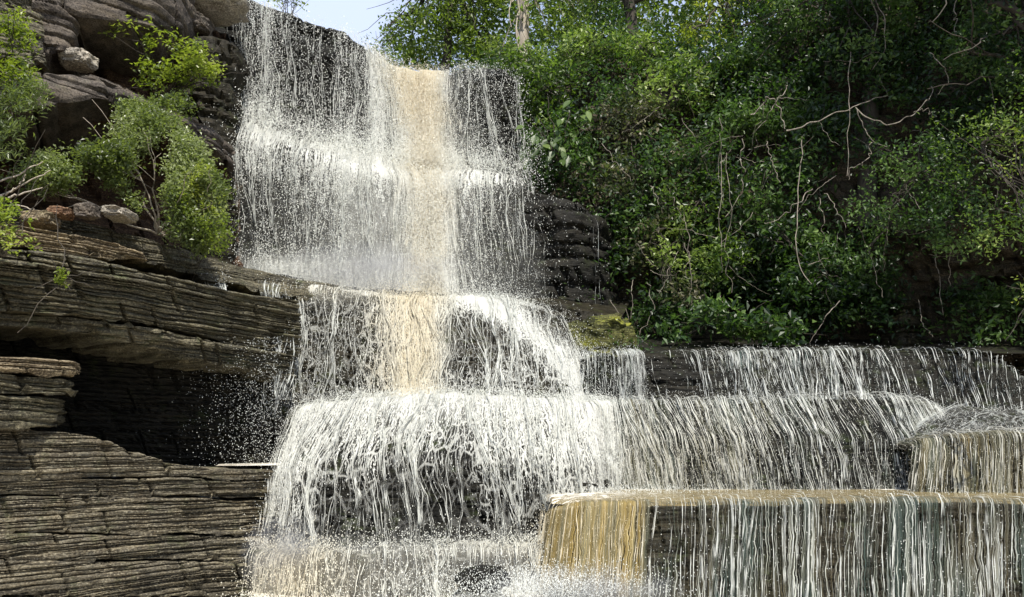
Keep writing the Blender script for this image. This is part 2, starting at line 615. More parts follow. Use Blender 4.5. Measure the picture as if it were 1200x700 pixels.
# ------------------------------------------------------------------ builders
def tubes(paths, sides=5):
    """paths: list of (points (n,3), radii (n,)) -> V, F"""
    Vs, Fs, o = [], [], 0
    for p, r in paths:
        p = np.asarray(p, float)
        r = np.asarray(r, float)
        tg = np.gradient(p, axis=0)
        tg /= np.linalg.norm(tg, axis=1, keepdims=True) + 1e-9
        ref = np.where(np.abs(tg[:, 2:3]) > .9, np.array([[1., 0, 0]]), np.array([[0, 0, 1.]]))
        a = np.cross(tg, ref)
        a /= np.linalg.norm(a, axis=1, keepdims=True) + 1e-9
        b = np.cross(tg, a)
        th = np.linspace(0, 2 * np.pi, sides, endpoint=False)
        ring = p[:, None] + r[:, None, None] * (np.cos(th)[None, :, None] * a[:, None] + np.sin(th)[None, :, None] * b[:, None])
        n = len(p)
        i = np.arange(n - 1)[:, None] * sides
        k = np.arange(sides)[None]
        k2 = (k + 1) % sides
        f = np.stack(np.broadcast_arrays(i + k, i + k2, i + sides + k2, i + sides + k), -1).reshape(-1, 4)
        Vs.append(ring.reshape(-1, 3))
        Fs.append(f + o)
        o += n * sides
    return np.concatenate(Vs), np.concatenate(Fs)


def wander(a, b, n=14, amp=.1, seed=0, sag=0.):
    t = np.linspace(0, 1, n)[:, None]
    p = np.asarray(a)[None] * (1 - t) + np.asarray(b)[None] * t
    L = np.linalg.norm(np.asarray(b) - np.asarray(a))
    q = np.concatenate([t * 3, t * 0 + seed * .37, t * 0], 1)
    for k in range(3):
        p[:, k] += (fbm(q, 1.7, seed + k * 5, 3) - .5) * 2 * amp * L * np.sin(np.pi * t[:, 0]) ** .5
    p[:, 2] -= sag * L * np.sin(np.pi * t[:, 0])
    return p


def polytube(pix, r0, r1, seed=0, n=24, amp=.02):
    """tube through pixel control points (px, py, Y), smoothed"""
    c = np.array(pix, float)
    w = at(c[:, 0], c[:, 1], c[:, 2])
    d = np.r_[0, np.cumsum(np.linalg.norm(np.diff(w, axis=0), axis=1))]
    d /= d[-1]
    t = np.linspace(0, 1, n)
    p = np.stack([np.interp(t, d, w[:, k]) for k in range(3)], -1)
    p = smooth1(p, 3, 0)
    p += (np.stack([vn(np.stack([t * 12, t * 0 + k, t * 0 + seed], -1), 1, seed) for k in range(3)], -1) - .5) * amp * 2
    return p, np.linspace(r0, r1, n)


def leaves(twigs, per, size, spread, seed, up=.5, aspect=2., rndbase=None):
    """twigs (n,3) -> leaf rhombi, two triangles with a fold each"""
    r = np.random.default_rng(seed)
    n = len(twigs)
    C = np.repeat(twigs, per, 0) + r.normal(0, spread, (n * per, 3)) * (1, 1, .7)
    m = len(C)
    nrm = r.normal(0, 1, (m, 3))
    nrm /= np.linalg.norm(nrm, axis=1, keepdims=True)
    nrm = nrm * (1 - up) + np.array([0, -.25, 1.]) * up
    nrm /= np.linalg.norm(nrm, axis=1, keepdims=True)
    d = r.normal(0, 1, (m, 3))
    d[:, 2] -= .5
    d -= nrm * (d * nrm).sum(1, keepdims=True)
    d /= np.linalg.norm(d, axis=1, keepdims=True) + 1e-9
    s = np.cross(nrm, d)
    L = (size * r.uniform(.6, 1.35, m))[:, None]
    Wd = L / aspect
    a = C - d * L * .5
    b = C + d * L * .5 - nrm * L * .12
    e = C - d * L * .06 + s * Wd * .5 + nrm * Wd * .15
    f = C - d * L * .06 - s * Wd * .5 + nrm * Wd * .15
    V = np.stack([a, f, b, e], 1).reshape(-1, 3)
    i = np.arange(m)[:, None] * 4
    F_ = np.concatenate([i + np.array([[0, 1, 2]]), i + np.array([[0, 2, 3]])], 1).reshape(-1, 3)
    base = np.repeat(np.clip((fbm(twigs, 1.7, 31, 3) - .5) * 2.6 + .35, 0, .75) + r.random(n) * .12, per)
    rv = np.repeat(np.clip(base + (r.random(m) - .25) * .45, 0, 1), 4)
    return V, F_, rv


def blob_twigs(blobs, dens, seed, shell=.45):
    """blobs (px,py,Y,rx,ry,rz metres) -> twig centres spread through lumpy crowns, thinned by noise so gaps stay"""
    r = np.random.default_rng(seed)
    out = []
    for (px, py, Y, rx, ry, rz) in blobs:
        n = max(8, int(dens * rx * rz * 12))
        d = r.normal(0, 1, (n, 3))
        d /= np.linalg.norm(d, axis=1, keepdims=True)
        q = d * (shell + (1 - shell) * r.random((n, 1)) ** .5)
        p = at(px, py, Y)[None] + q * (rx, ry, rz)
        p += (fbm(p, 1.2, seed, 2)[:, None] - .5) * d * .9 * min(rx, rz)
        keep = fbm(p, 2.2, seed + 3, 3) > .455
        out.append(p[keep] if keep.sum() > 3 else p)
    return np.concatenate(out)


def plant(name, label, cat, blobs, mat, dens=9, per=8, size=.11, spread=.10, seed=1, group=None, up=.5, aspect=2.,
          root=None, bark=None, nbr=7, part='foliage', shell=.45):
    tw = blob_twigs(blobs, dens, seed, shell)
    c0 = at(*blobs[0][:3]) if root is None else at(*root)
    o = thing(name, label, cat, c0, group)
    V, F_, rv = leaves(tw, per, size, spread, seed, up, aspect)
    mesh(part, V, F_, mat, o, {'rnd': rv}, smooth=False)
    ps = []
    r = np.random.default_rng(seed)
    for k in range(nbr):
        e = tw[r.integers(len(tw))]
        p = wander(c0, e, 12, .12, seed + k)
        ps.append((p, np.linspace(.018, .004, 12)))
        for j in range(3):
            e2 = e + r.normal(0, .3, 3)
            ps.append((wander(p[6 + j], e2, 7, .1, seed + k * 3 + j), np.linspace(.007, .003, 7)))
    V, F_ = tubes(ps, 4)
    mesh('branches', V, F_, bark or BK_dark, o)
    return o


def strands(patch, n, covf, seed, rad=(.006, .014), off=(.05, .12), wand=.02, vr=(0., 1.), minlen=.3, seg=34, arc=0., mudf=None, drift=0.):
    """threads of water running down the patch; three-sided, thick-thin, drifting, sometimes merging"""
    r = np.random.default_rng(seed)
    u0 = r.random(n * 4)
    v0 = vr[0] + (vr[1] - vr[0]) * np.clip(r.random(n * 4) ** 2 * 1.1 - .1, 0, .8)
    c = covf(patch.samp(u0, np.minimum(1, v0 + .1), patch.PX), patch.samp(u0, np.minimum(1, v0 + .1), patch.PY))
    ok = np.where(r.random(n * 4) < c)[0][:n]
    u0, v0 = u0[ok], v0[ok]
    n = len(ok)
    ln = np.clip(r.uniform(minlen, 1.3, n) * (vr[1] - v0), 0, vr[1] - v0)
    t = np.linspace(0, 1, seg)[None]
    v = v0[:, None] + ln[:, None] * t
    us = [u0]
    dv_ = ln / (seg - 1)
    for k in range(1, seg):
        uu = us[-1]
        q = np.stack([uu * patch.len_u * 5., v[:, k] * patch.len_v * 2.2, 0 * uu], -1)
        q2 = np.stack([uu * patch.len_u * 14., v[:, k] * patch.len_v * 6, 0 * uu], -1)
        f_ = (vn(q, 1., seed) - .5) * 1.2 + (vn(q2, 1., seed + 1) - .5) * .8 + r.normal(0, .12, n)
        us.append(uu + f_ * wand * 18 * dv_ * patch.len_v / patch.len_u + drift * dv_)
    u = np.stack(us, 1)
    P = patch.samp(u, v)
    N = patch.samp(u, v, patch.N)
    o = r.uniform(off[0], off[1], n)[:, None] + arc * (t * ln[:, None]) ** .7
    P = P + N * o[..., None]
    rr = r.uniform(rad[0], rad[1], n)[:, None] * np.clip(2.6 * vn(np.stack([u * patch.len_u * 40, v * patch.len_v * 9, 0 * u], -1), 1., seed + 2) - .75, .02, 1.5) * np.minimum(1, np.minimum(t * 8 + .3, (1 - t) * 6 + .1))
    S = np.zeros_like(P)
    du = patch.samp(np.minimum(u + .01, 1), v) - patch.samp(np.maximum(u - .01, 0), v)
    du /= np.linalg.norm(du, axis=-1, keepdims=True) + 1e-9
    a = P - du * rr[..., None]
    b = P + du * rr[..., None]
    c_ = P + N * (rr * .9)[..., None]
    V = np.stack([a, c_, b], 2)            # n, seg, 3, 3
    base = (np.arange(n)[:, None, None] * seg + np.arange(seg - 1)[None, :, None]) * 3
    fs = []
    for k in ((0, 1), (1, 2), (2, 0)):
        i = base + k[0]
        j = base + k[1]
        fs.append(np.concatenate([i, j, j + 3, i + 3], 2).reshape(-1, 4))
    mu = mudf(*proj(P)) if mudf else np.zeros(P.shape[:2])
    return V.reshape(-1, 3), np.concatenate(fs), np.repeat(mu.reshape(-1), 3)


def drops(C, size, seed, stretch=1.8):
    r = np.random.default_rng(seed)
    m = len(C)
    s = (size * r.uniform(.4, 1.3, m))[:, None, None]
    T = np.array([[0, 0, 1.], [.9, 0, -.4], [-.5, .8, -.3], [-.5, -.8, -.3]])[None]
    a = r.uniform(0, 6.28, m)
    ca, sa = np.cos(a), np.sin(a)
    X = T[..., 0] * ca[:, None] - T[..., 1] * sa[:, None]
    Yv = T[..., 0] * sa[:, None] + T[..., 1] * ca[:, None]
    Z = np.broadcast_to(T[..., 2], X.shape) * (r.uniform(.8, stretch, m)[:, None])
    V = np.stack([X, Yv, Z], -1) * s + C[:, None]
    i = np.arange(m)[:, None] * 4
    f = np.concatenate([i + np.array([k]) for k in ([[0, 1, 2]], [[0, 2, 3]], [[0, 3, 1]], [[1, 3, 2]])], 1).reshape(-1, 3)
    return V.reshape(-1, 3), f


def fall(name, label, patch, mat, covf, mudf=None, nst=0, ndr=0, seed=1, off=.09, srad=(.002, .005), dsize=.012, dout=.22, vr=(0, 1), ridg=.05,
         wand=.02, arc=0., drift=0., strn=34, minlen=.3, edge=.12, veilf=None):
    """one cascade: water sheet + threads + drops"""
    PX, PY = proj(patch.P)
    patch.PX, patch.PY = PX, PY
    cov = np.clip(covf(PX, PY), 0, 1.3)
    ue = np.minimum(patch.uv[..., 0], patch.len_u - patch.uv[..., 0])
    wob = .5 * vn(np.stack([patch.uv[..., 1] * 3, 0 * ue, 0 * ue], -1), 1., seed)
    cov = cov * np.clip((ue / edge - wob * .6), 0, 1)
    md = np.clip(mudf(PX, PY), 0, 1) if mudf else np.zeros_like(cov)
    c0 = patch.P[patch.nv // 3, patch.nu // 2]
    o = thing(name, label, 'waterfall', c0)
    uvn = np.stack([patch.uv[..., 0], patch.uv[..., 1] * .2, 0 * cov], -1)
    rid = (fbm(uvn, 9., seed, 3) - .5) * ridg + (fbm(uvn, 2.5, seed + 4, 2) - .5) * ridg * 1.5
    P = patch.P + patch.N * (off + rid + arc * .6 * np.linspace(0, 1, patch.nv)[:, None] ** .7)[..., None]
    mesh('water_sheet', P, gridfaces(patch.nv, patch.nu), mat, o, {'cov': cov, 'mud': md, 'veil': np.clip(veilf(PX, PY), 0, 1) * np.clip(ue / edge - wob * .6, 0, 1) if veilf else 0 * cov}, patch.uv)
    if nst:
        V, F_, mu = strands(patch, nst, lambda a, b: np.clip(1.3 * covf(a, b) + .04, 0, 1) ** 1.5, seed, srad, (off, off + .07), wand, vr, minlen, strn, arc, mudf, drift)
        mesh('water_threads', V, F_, WA_drop, o, {'mud': mu}, kind='stuff')
    if ndr:
        r = np.random.default_rng(seed + 50)
        u, v = r.random(ndr * 3), r.random(ndr * 3)
        C = patch.samp(u, v)
        px, py = proj(C)
        ok = r.random(ndr * 3) < np.clip(1.35 * np.clip(covf(px, py), 0, 1) ** 1.5 + .03, 0, 1)
        C, u, v, px, py = C[ok][:ndr], u[ok][:ndr], v[ok][:ndr], px[ok][:ndr], py[ok][:ndr]
        m = len(C)
        C = C + patch.samp(u, v, patch.N) * (off + arc * v[:, None] ** .7 + r.exponential(dout, m)[:, None] * (.35 + v[:, None])) + r.normal(0, .05, (m, 3))
        C[:, 2] = np.maximum(C[:, 2], .02)
        V, F_ = drops(C, dsize, seed)
        mu = np.repeat(np.clip(mudf(px, py), 0, 1) if mudf else np.zeros(m), 4)
        mesh('spray', V, F_, WA_drop, o, {'mud': mu}, smooth=False, kind='stuff')
    return o


def back(pt, d=2.5, dirv=(-.85, .5), dz=0.):
    """a point d metres further into the cliff, as a raw row entry"""
    w = at(*pt)
    return (0, w[0] + dirv[0] * d, w[1] + dirv[1] * d, w[2] + dz)


def raw(pt):
    w = at(*pt)
    return (0, w[0], w[1], w[2])


def slab(name, top, bot, mat, parent, nu=140, nv=60, depth=2., seed=1, amp=.08, lump=.12, thick=(.025, .09), dirv=(-.85, .5), bulge=.0, fine=.06, label=None, bdepth=None, topz=0., sm=(1, 0)):
    """a bed of rock: upper face, front, underside"""
    mid = [((a[0] + b[0]) / 2, (a[1] + b[1]) / 2, (a[2] + b[2]) / 2 - bulge) for a, b in zip(top, bot)]
    rows = [[back(p, depth, dirv, topz) for p in top], [back(p, .35, dirv, .02) for p in top], [raw(p) for p in top], [raw(p) for p in mid], [raw(p) for p in bot],
            [back(p, bdepth or depth, dirv, 0.) for p in bot]]
    pt = Patch(rows, nu, nv, sm, (.06, .10, .34, .34, .10))
    # crowd rows on the visible face
    o = rock(name, pt, mat, parent, amp, lump, seed, thick, fine=fine)
    if label:
        o['label'] = label
    return o


# ================================================================== THE PLACE
# ---- ground sheets (river bed and plateau behind the falls)
def sheet(name, x0, x1, y0, y1, zf, mat, n=(60, 60), cov=None, kind='structure'):
    X, Y = np.meshgrid(np.linspace(x0, x1, n[0]), np.linspace(y0, y1, n[1]))
    P = np.stack([X, Y, zf(X, Y)], -1)
    c = cov(X, Y) if cov else np.zeros_like(X)
    o = mesh(name, P, gridfaces(n[1], n[0])[:, ::-1], mat, None, {'cov': c})
    if kind: o['kind'] = kind
    return o


sheet('ground', -600, 600, -600, 600, lambda X, Y: -.9 + 0 * X, RK_soil, (40, 40))
sheet('plateau_ground', -60, 60, 21, 90, lambda X, Y: 9.2 + .4 * np.sin(X * .3) + (Y - 21) * .04, RK_soil, (60, 40))
sheet('pool_water', -9, 12, -6, 11.5, lambda X, Y: -.28 + .10 * (fbm(np.stack([X, Y, 0 * X], -1), 2.2, 3, 4) - .5) * 2 + .34 * np.exp(-((X - .75) / .9) ** 2 - ((Y - 8.6) / .8) ** 2), WA_pool, (260, 220),
      cov=lambda X, Y: .35 + .75 * np.exp(-((Y - 8.9) / 1.6) ** 2))

# ---- rock behind the upper falls
lip = [(200, -14, 14.6), (275, -4, 15.2), (340, 17, 15.8), (400, 38, 16.4), (432, 58, 16.8), (452, 80, 17.3), (490, 88, 17.8), (525, 88, 17.7), (545, 80, 17.2), (585, 80, 17.1), (604, 96, 17.3)]
top_back = [(p[0] + 8, p[1] + 0, p[2] + 3) for p in lip]
top_back = [(0, *(at(*p) + np.array([.4, 3.5, .1]))) for p in lip]
lip_r = [raw(p) for p in lip]
up_mid = [raw(p) for p in [(215, 130, 14.9), (270, 140, 15.3), (340, 160, 15.8), (400, 182, 16.2), (440, 192, 16.5), (465, 198, 16.9), (490, 202, 17.2), (520, 204, 17.2), (545, 205, 16.9), (590, 208, 16.9), (612, 210, 17.1)]]
up_led = [raw(p) for p in [(210, 152, 14.2), (262, 162, 14.4), (335, 184, 14.75), (395, 204, 15.1), (440, 210, 15.4), (468, 214, 16.0), (492, 216, 16.6), (520, 216, 16.6), (550, 214, 16.1), (595, 220, 16.1), (622, 228, 16.4)]]
up_bot = [raw(p) for p in [(215, 300, 14.2), (265, 312, 14.4), (335, 328, 14.7), (395, 340, 15.0), (440, 346, 15.2), (470, 350, 15.5), (495, 352, 15.7), (522, 354, 15.7), (560, 354, 15.4), (605, 356, 15.4), (640, 358, 15.6)]]
up_foot = [(0, p[1], p[2] - .15, p[3] - .35) for p in up_bot]
cliffU = thing('waterfall_cliff', 'dark wet rock face behind the tall upper curtain of falling water', 'cliff', at(430, 350, 15.2))
pu = Patch([top_back, lip_r, up_mid, up_led, up_bot, up_foot], 300, 260, (5, 3))
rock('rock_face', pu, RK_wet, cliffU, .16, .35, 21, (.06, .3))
pw = Patch([lip_r, up_mid, up_led, up_bot], 320, 260, (5, 6))


def rag(x, y, a, sc):
    return x + a * (fbm(np.stack([x / 60, y / sc, 0 * x], -1), 1., 12, 3) - .5) * 3 + 5 * colm(x, y, 6, 21)


def bot_(y):
    return 1 / (1 + np.exp((215 - y) / 12))


def covU(x, y):
    ledge = np.where(x < 470, 152 + (x - 262) * .27, 208 + (x - 470) * .05)
    c = (.36 - .10 * bot_(y)) * box(x, 272, 625, 6)
    top = 1 / (1 + np.exp((y - 195) / 12))
    bot = 1 - top
    st = .5 + .5 * np.sin(x * .21) * np.sin(x * .083 + 1)
    c = c * (top * (.80 + .28 * st) + bot * 1.0)
    c += top * (.42 * box(x, 424, 448, 4) + .52 * box(x, 458, 532, 5) + .10 * box(x, 300, 326, 4) - .12 * box(x, 448, 457, 3))
    c -= (1 - top) * .12 * box(x, 545, 625, 8) + (1 - top) * .06 * g(x, y, 310, 240, 50, 50)
    c += top * .12 * box(x, 282, 300, 4)
    c += bot * (.12 * g(x, y, 420, 250, 55, 90) + .42 * box(x, 464, 540, 8) + .10 * g(x, y, 330, 230, 60, 60) + .06 * box(x, 540, 600, 8))
    c += .16 * g(x, y, 420, 330, 130, 22) + .18 * g(x, y, 320, 318, 60, 14) + .14 * g(x, y, 400, 205, 50, 25)
    nomud = 1 - .8 * box(x, 458, 530, 6)
    c += (.13 * top + .05 * bot) * colm(x, y, 9, 1) * nomud + .10 * colm(x, y, 42, 2) * nomud
    c += .30 * np.exp(-((y - ledge - 6) / 9) ** 2) * box(x, 262, 625, 8) + .10 * np.exp(-((y - ledge - 30) / 26) ** 2)
    c -= top * .05 * box(x, 318, 425, 8) + .05 * g(x, y, 350, 80, 50, 60) + .10 * g(x, y, 560, 150, 30, 40) + .08 * top * box(x, 530, 600, 8)
    c -= .14 * g(x, y, 300, 250, 35, 40) + .10 * g(x, y, 610, 300, 18, 60)
    return c


def mudU(x, y):
    top = 1 / (1 + np.exp((y - 190) / 22))
    xr = rag(x, y, 14, 26)
    return np.clip(top * .85 * box(xr, 452 + (y - 80) * .12, 530 - (y - 80) * .06, 6) + (1 - top) * .6 * box(xr, 478, 520, 7) + .10, 0, 1)


fall('upper_waterfall', 'tallest curtain of white spray with a tan silty stream down its middle', pw, WA_fall, covU, mudU, nst=560, ndr=100000, seed=31, off=.16,
     srad=(.0018, .0058), dsize=.0086, dout=.28, wand=.03, arc=.25, ridg=.12,
     veilf=lambda x, y: .50 * g(x, y, 425, 260, 45, 80) + .45 * g(x, y, 530, 250, 22, 110) + .5 * g(x, y, 400, 330, 120, 22) + .10 * box(x, 280, 610, 20) * (1 / (1 + np.exp((205 - y) / 14))) + .5 * g(x, y, 330, 318, 60, 14)
     + .85 * box(rag(x, y, 12, 30), 454 + np.clip(y - 80, 0, 120) * .12, 528, 7) + .35 * g(x, y, 437, 110, 10, 60))

# ---- middle tier
m_back = [(0, *(at(*p) + np.array([.0, 1.8, .03]))) for p in [(215, 312, 13.4), (300, 326, 13.5), (400, 340, 13.6), (470, 349, 13.8), (540, 352, 13.9), (600, 352, 14.0), (640, 360, 14.2), (672, 385, 14.4)]]
m_lip = [(225, 318, 12.6), (300, 330, 12.9), (400, 342, 13.1), (470, 350, 13.2), (540, 352, 13.3), (600, 353, 13.6), (645, 368, 13.9), (672, 392, 14.2)]
m_mid = [(245, 390, 12.5), (310, 400, 12.6), (400, 405, 12.7), (470, 410, 12.7), (545, 405, 12.7), (610, 405, 12.9), (660, 415, 13.3), (690, 430, 13.9)]
m_bot = [(250, 500, 12.5), (320, 500, 12.4), (400, 500, 12.3), (470, 500, 12.2), (545, 500, 12.2), (620, 500, 12.3), (680, 500, 12.7), (712, 500, 13.4)]
cliffM = thing('middle_rock_tier', 'layered dark rock step under the middle cascade of the falls', 'rock ledge', at(480, 500, 12.3))
pm = Patch([m_back, [raw(p) for p in m_lip], [raw(p) for p in m_mid], [raw(p) for p in m_bot]], 280, 170, (6, 5))
rock('rock_face', pm, RK_brown, cliffM, .10, .22, 33, (.03, .12))
pmw = Patch([m_back, [raw(p) for p in m_lip], [raw(p) for p in m_mid], [raw(p) for p in m_bot]], 280, 160, (8, 8))


def covM(x, y):
    c = .15 * box(x, 285, 720, 8) + .09 * box(x, 330, 430, 10)
    c += .32 * box(x, 432, 474, 6) + .5 * box(x, 468, 520, 5)
    # fan sweeping to the right
    arcx = 520 + 175 * np.clip((y - 345) / 118, 0, 1) ** .62
    c += .62 * np.exp(-((x - arcx) / (20 + 14 * np.clip((y - 345) / 118, 0, 1))) ** 2) * box(x, 515, 720, 5)
    c += .42 * g(x, y, 570, 362, 70, 14) + .35 * g(x, y, 400, 336, 120, 9)
    c += .22 * g(x, y, 600, 440, 60, 26) + .15 * g(x, y, 560, 455, 80, 14)
    c += .35 * g(x, y, 305, 345, 14, 30)
    c += .10 * colm(x, y, 14, 5) * (1 - .7 * box(x, 466, 520, 5))
    return c


def mudM(x, y):
    xr = rag(x, y, 12, 20)
    return np.clip(.45 * box(xr, 436, 516, 8) + .3 * box(xr, 468, 516, 8) + .08 + .25 * g(x, y, 400, 345, 60, 14), 0, 1)


fall('middle_waterfall', 'middle cascade with a silty streak and a white fan sweeping right', pmw, WA_lace, covM, mudM, nst=420, ndr=36000, seed=41, off=.07,
     veilf=lambda x, y: .6 * box(rag(x, y, 10, 20), 468, 518, 6) + .45 * np.exp(-((x - (520 + 175 * np.clip((y - 345) / 118, 0, 1) ** .62)) / 22) ** 2) * box(x, 515, 720, 5) + .3 * g(x, y, 450, 345, 200, 12),
     srad=(.003, .007), dsize=.0066, dout=.14, wand=.045, ridg=.06)

# ---- bell-shaped lower tier
d_back = [(0, *(at(*p) + np.array([0, 1.4, .02]))) for p in [(352, 482, 11.2), (420, 470, 11.3), (520, 466, 11.4), (620, 471, 11.5), (690, 474, 11.7), (712, 475, 11.9)]]
d_lip = [(346, 488, 11.0), (365, 478, 10.9), (420, 471, 10.8), (520, 467, 10.8), (620, 471, 11.0), (695, 475, 11.2), (716, 476, 11.6)]
d_mid = [(322, 560, 10.7), (350, 550, 10.3), (430, 545, 10.05), (520, 540, 10.0), (610, 540, 10.1), (690, 545, 10.6), (722, 550, 11.3)]
d_bot = [(308, 655, 10.4), (340, 655, 10.0), (430, 655, 9.75), (520, 655, 9.7), (610, 655, 9.8), (690, 655, 10.3), (730, 655, 11.2)]
cliffD = thing('bell_rock_tier', 'rounded dark rock step under the lacy bell of water', 'rock ledge', at(520, 655, 9.9))
pd = Patch([d_back, [raw(p) for p in d_lip], [raw(p) for p in d_mid], [raw(p) for p in d_bot]], 240, 150, (8, 6))
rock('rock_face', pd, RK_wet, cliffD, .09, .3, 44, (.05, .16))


def covD(x, y):
    t = np.clip((y - 470) / 170, 0, 1)
    c = .72 - .50 * t ** .6
    c -= .26 * g(x, y, 480, 590, 75, 48) + .10 * g(x, y, 520, 600, 90, 40)
    c += .30 * (1 - box(x, 352, 680, 14)) + .10 * g(x, y, 640, 520, 60, 50)
    c -= .12 * g(x, y, 380, 610, 30, 30)
    c += .25 * g(x, y, 500, 655, 300, 12)
    c += .10 * colm(x, y, 22, 7, (np.mean(x) * 0)) 
    return np.clip(c, .05, 1.05)


pdw = Patch([d_back, [raw(p) for p in d_lip], [raw(p) for p in d_mid], [raw(p) for p in d_bot]], 300, 190, (10, 12))
fall('bell_waterfall', 'bell-shaped cascade of lacy white water over black rock at the centre', pdw, WA_lace, covD, lambda x, y: .12 + .2 * g(x, y, 310, 640, 40, 40), nst=620, ndr=14000, seed=51, off=.07,
     veilf=lambda x, y: .45 * g(x, y, 500, 475, 300, 26) + .5 * g(x, y, 315, 620, 18, 70) + .35 * g(x, y, 480, 650, 300, 16) + .25 * g(x, y, 690, 560, 24, 70),
     srad=(.002, .0045), dsize=.0062, dout=.07, wand=.035, ridg=.05, vr=(.28, 1), minlen=.15)

# ---- low foot step below the bell
f_back = [raw(p) for p in [(290, 640, 10.3), (360, 640, 10.3), (440, 640, 10.3), (520, 636, 10.3), (600, 632, 10.3), (660, 628, 10.3)]]
f_lip = [raw(p) for p in [(296, 655, 9.6), (360, 655, 9.4), (440, 652, 9.3), (520, 650, 9.4), (590, 650, 9.5), (650, 645, 9.6)]]
f_bot = [raw(p) for p in [(290, 735, 9.4), (355, 735, 9.1), (440, 735, 9.0), (520, 735, 9.1), (595, 735, 9.3), (655, 735, 9.5)]]
cliffF = thing('foot_rock_step', 'low brown rock step at the foot of the bell cascade', 'rock ledge', at(450, 735, 9.1))
pf = Patch([f_back, f_lip, f_bot], 200, 70, (6, 5))
rock('rock_face', pf, RK_brown, cliffF, .08, .25, 46, (.05, .14))
pfw = Patch([f_back, f_lip, f_bot], 220, 80, (6, 5))


def covF(x, y):
    return .34 + .08 * colm(x, y, 20, 15) + .45 * g(x, y, 600, 635, 90, 16) - .10 * g(x, y, 450, 680, 60, 30) + .12 * g(x, y, 330, 690, 40, 60) - .22 * g(x, y, 560, 665, 30, 18) + .25 * g(x, y, 620, 700, 70, 16)


fall('foot_waterfall', 'low splashing cascade of brownish water below the bell, bottom of the photo', pfw, WA_lace, covF, lambda x, y: .18 + .6 * g(x, y, 340, 680, 70, 60) + .1 * g(x, y, 600, 640, 60, 30), nst=300, ndr=11000,
     seed=56, off=.06, srad=(.002, .005), dsize=.007, dout=.10, wand=.06, ridg=.08,
     veilf=lambda x, y: .5 * g(x, y, 600, 636, 90, 14) + .3 * g(x, y, 330, 680, 40, 60) + .2 + .4 * g(x, y, 640, 690, 60, 25))

# ---- right tiers
def tier(name, label, rows, mat, nu, nv, seed, amp=.08, lump=.15, thick=(.05, .16)):
    o = thing(name, label, 'rock ledge', at(*rows[-1][len(rows[-1]) // 2]))
    p = Patch([[(0, *(at(*q) + np.array([0, 1.9, .01]))) for q in rows[0]]] + [[raw(q) for q in r] for r in rows], nu, nv, (5, 3))
    rock('rock_face', p, mat, o, amp, lump, seed, thick)
    return Patch([[(0, *(at(*q) + np.array([0, .5, .01]))) for q in rows[0]]] + [[raw(q) for q in r] for r in rows], nu, nv, (8, 6))


# second step, x 700..1090
s_l = [(690, 476, 11.75), (760, 474, 11.7), (850, 473, 11.7), (950, 470, 11.8), (1040, 468, 12.0), (1085, 474, 12.3), (1105, 490, 12.6)]
s_m = [(700, 520, 11.45), (775, 518, 11.4), (870, 517, 11.4), (975, 515, 11.4), (1065, 515, 11.6), (1105, 520, 12.0), (1125, 530, 12.4)]
s_b = [(712, 600, 11.3), (790, 600, 11.2), (890, 600, 11.15), (990, 600, 11.1), (1075, 600, 11.3), (1112, 600, 11.7), (1130, 600, 12.3)]
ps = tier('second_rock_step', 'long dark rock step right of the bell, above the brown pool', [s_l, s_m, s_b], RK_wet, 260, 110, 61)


def covS(x, y):
    c = .44 + .20 * colm(x, y, 26, 8, -.25) + .12 * g(x, y, 800, 560, 90, 70) + .10 * g(x, y, 870, 490, 60, 16)
    c -= .14 * g(x, y, 960, 540, 50, 60)
    c += .30 * g(x, y, 1078, 500, 20, 22) + .22 * g(x, y, 1060, 560, 22, 50)
    c += .22 * g(x, y, 960 + (y - 475) * .25, y, 5, 30) + .18 * g(x, y, 900, 582, 400, 8)
    return c


fall('second_waterfall', 'wide streaky cascade right of the bell falling into the brown pool', ps, WA_streak, covS, lambda x, y: .10 + .25 * g(x, y, 800, 540, 90, 60), nst=450, ndr=9000, seed=62,
     off=.06, srad=(.002, .005), dsize=.0055, dout=.06, wand=.03, ridg=.04, drift=.015)

# third step, x 740..1200 further back
h_l = [(735, 416, 13.9), (830, 414, 13.8), (920, 414, 13.8), (992, 413, 13.9), (1080, 412, 13.9), (1160, 416, 13.8), (1188, 432, 13.6), (1215, 470, 13.5), (1240, 520, 13.3)]
h_b = [(735, 486, 13.5), (840, 486, 13.4), (935, 486, 13.3), (1010, 486, 13.3), (1100, 490, 13.2), (1170, 498, 13.2), (1200, 510, 13.1), (1225, 530, 13.1), (1250, 560, 13.0)]
ph = tier('third_rock_step', 'dark rock step against the jungle bank, highest step on the right', [h_l, h_b], RK_dark, 280, 80, 71)


def covH(x, y):
    return .12 + .12 * colm(x, y, 14, 9, -.2) + .36 * box(x, 826, 1000, 8) + .16 * g(x, y, 870, 422, 30, 10) + .17 * box(x, 1000, 1200, 10) + .10 * g(x, y, 1110, 470, 20, 20) - .2 * box(x, 600, 770, 15)  # less white cover at the right end stands in for shade there


fall('third_waterfall', 'thin cascade over the highest right step under the jungle', ph, WA_streak, covH, None, nst=300, ndr=4000, seed=72, off=.05, srad=(.0025, .006), dsize=.0055, dout=.05, wand=.03, drift=.02)

# block at the left end of the third step
q_l = [(682, 420, 13.3), (700, 416, 13.1), (736, 415, 13.2), (748, 418, 13.7)]
q_b = [(678, 490, 13.0), (700, 490, 12.8), (740, 490, 12.9), (752, 490, 13.5)]
pq = tier('wet_rock_block', 'dark wet block between the white fan and the third step', [q_l, q_b], RK_wet, 60, 60, 76)
fall('block_waterfall', 'small veil of drips over the dark block beside the white fan', pq, WA_streak, lambda x, y: .32 + 0 * x + .2 * g(x, y, 734, 440, 8, 60), None, nst=120, ndr=2500, seed=77, off=.05, dsize=.0055, dout=.06)

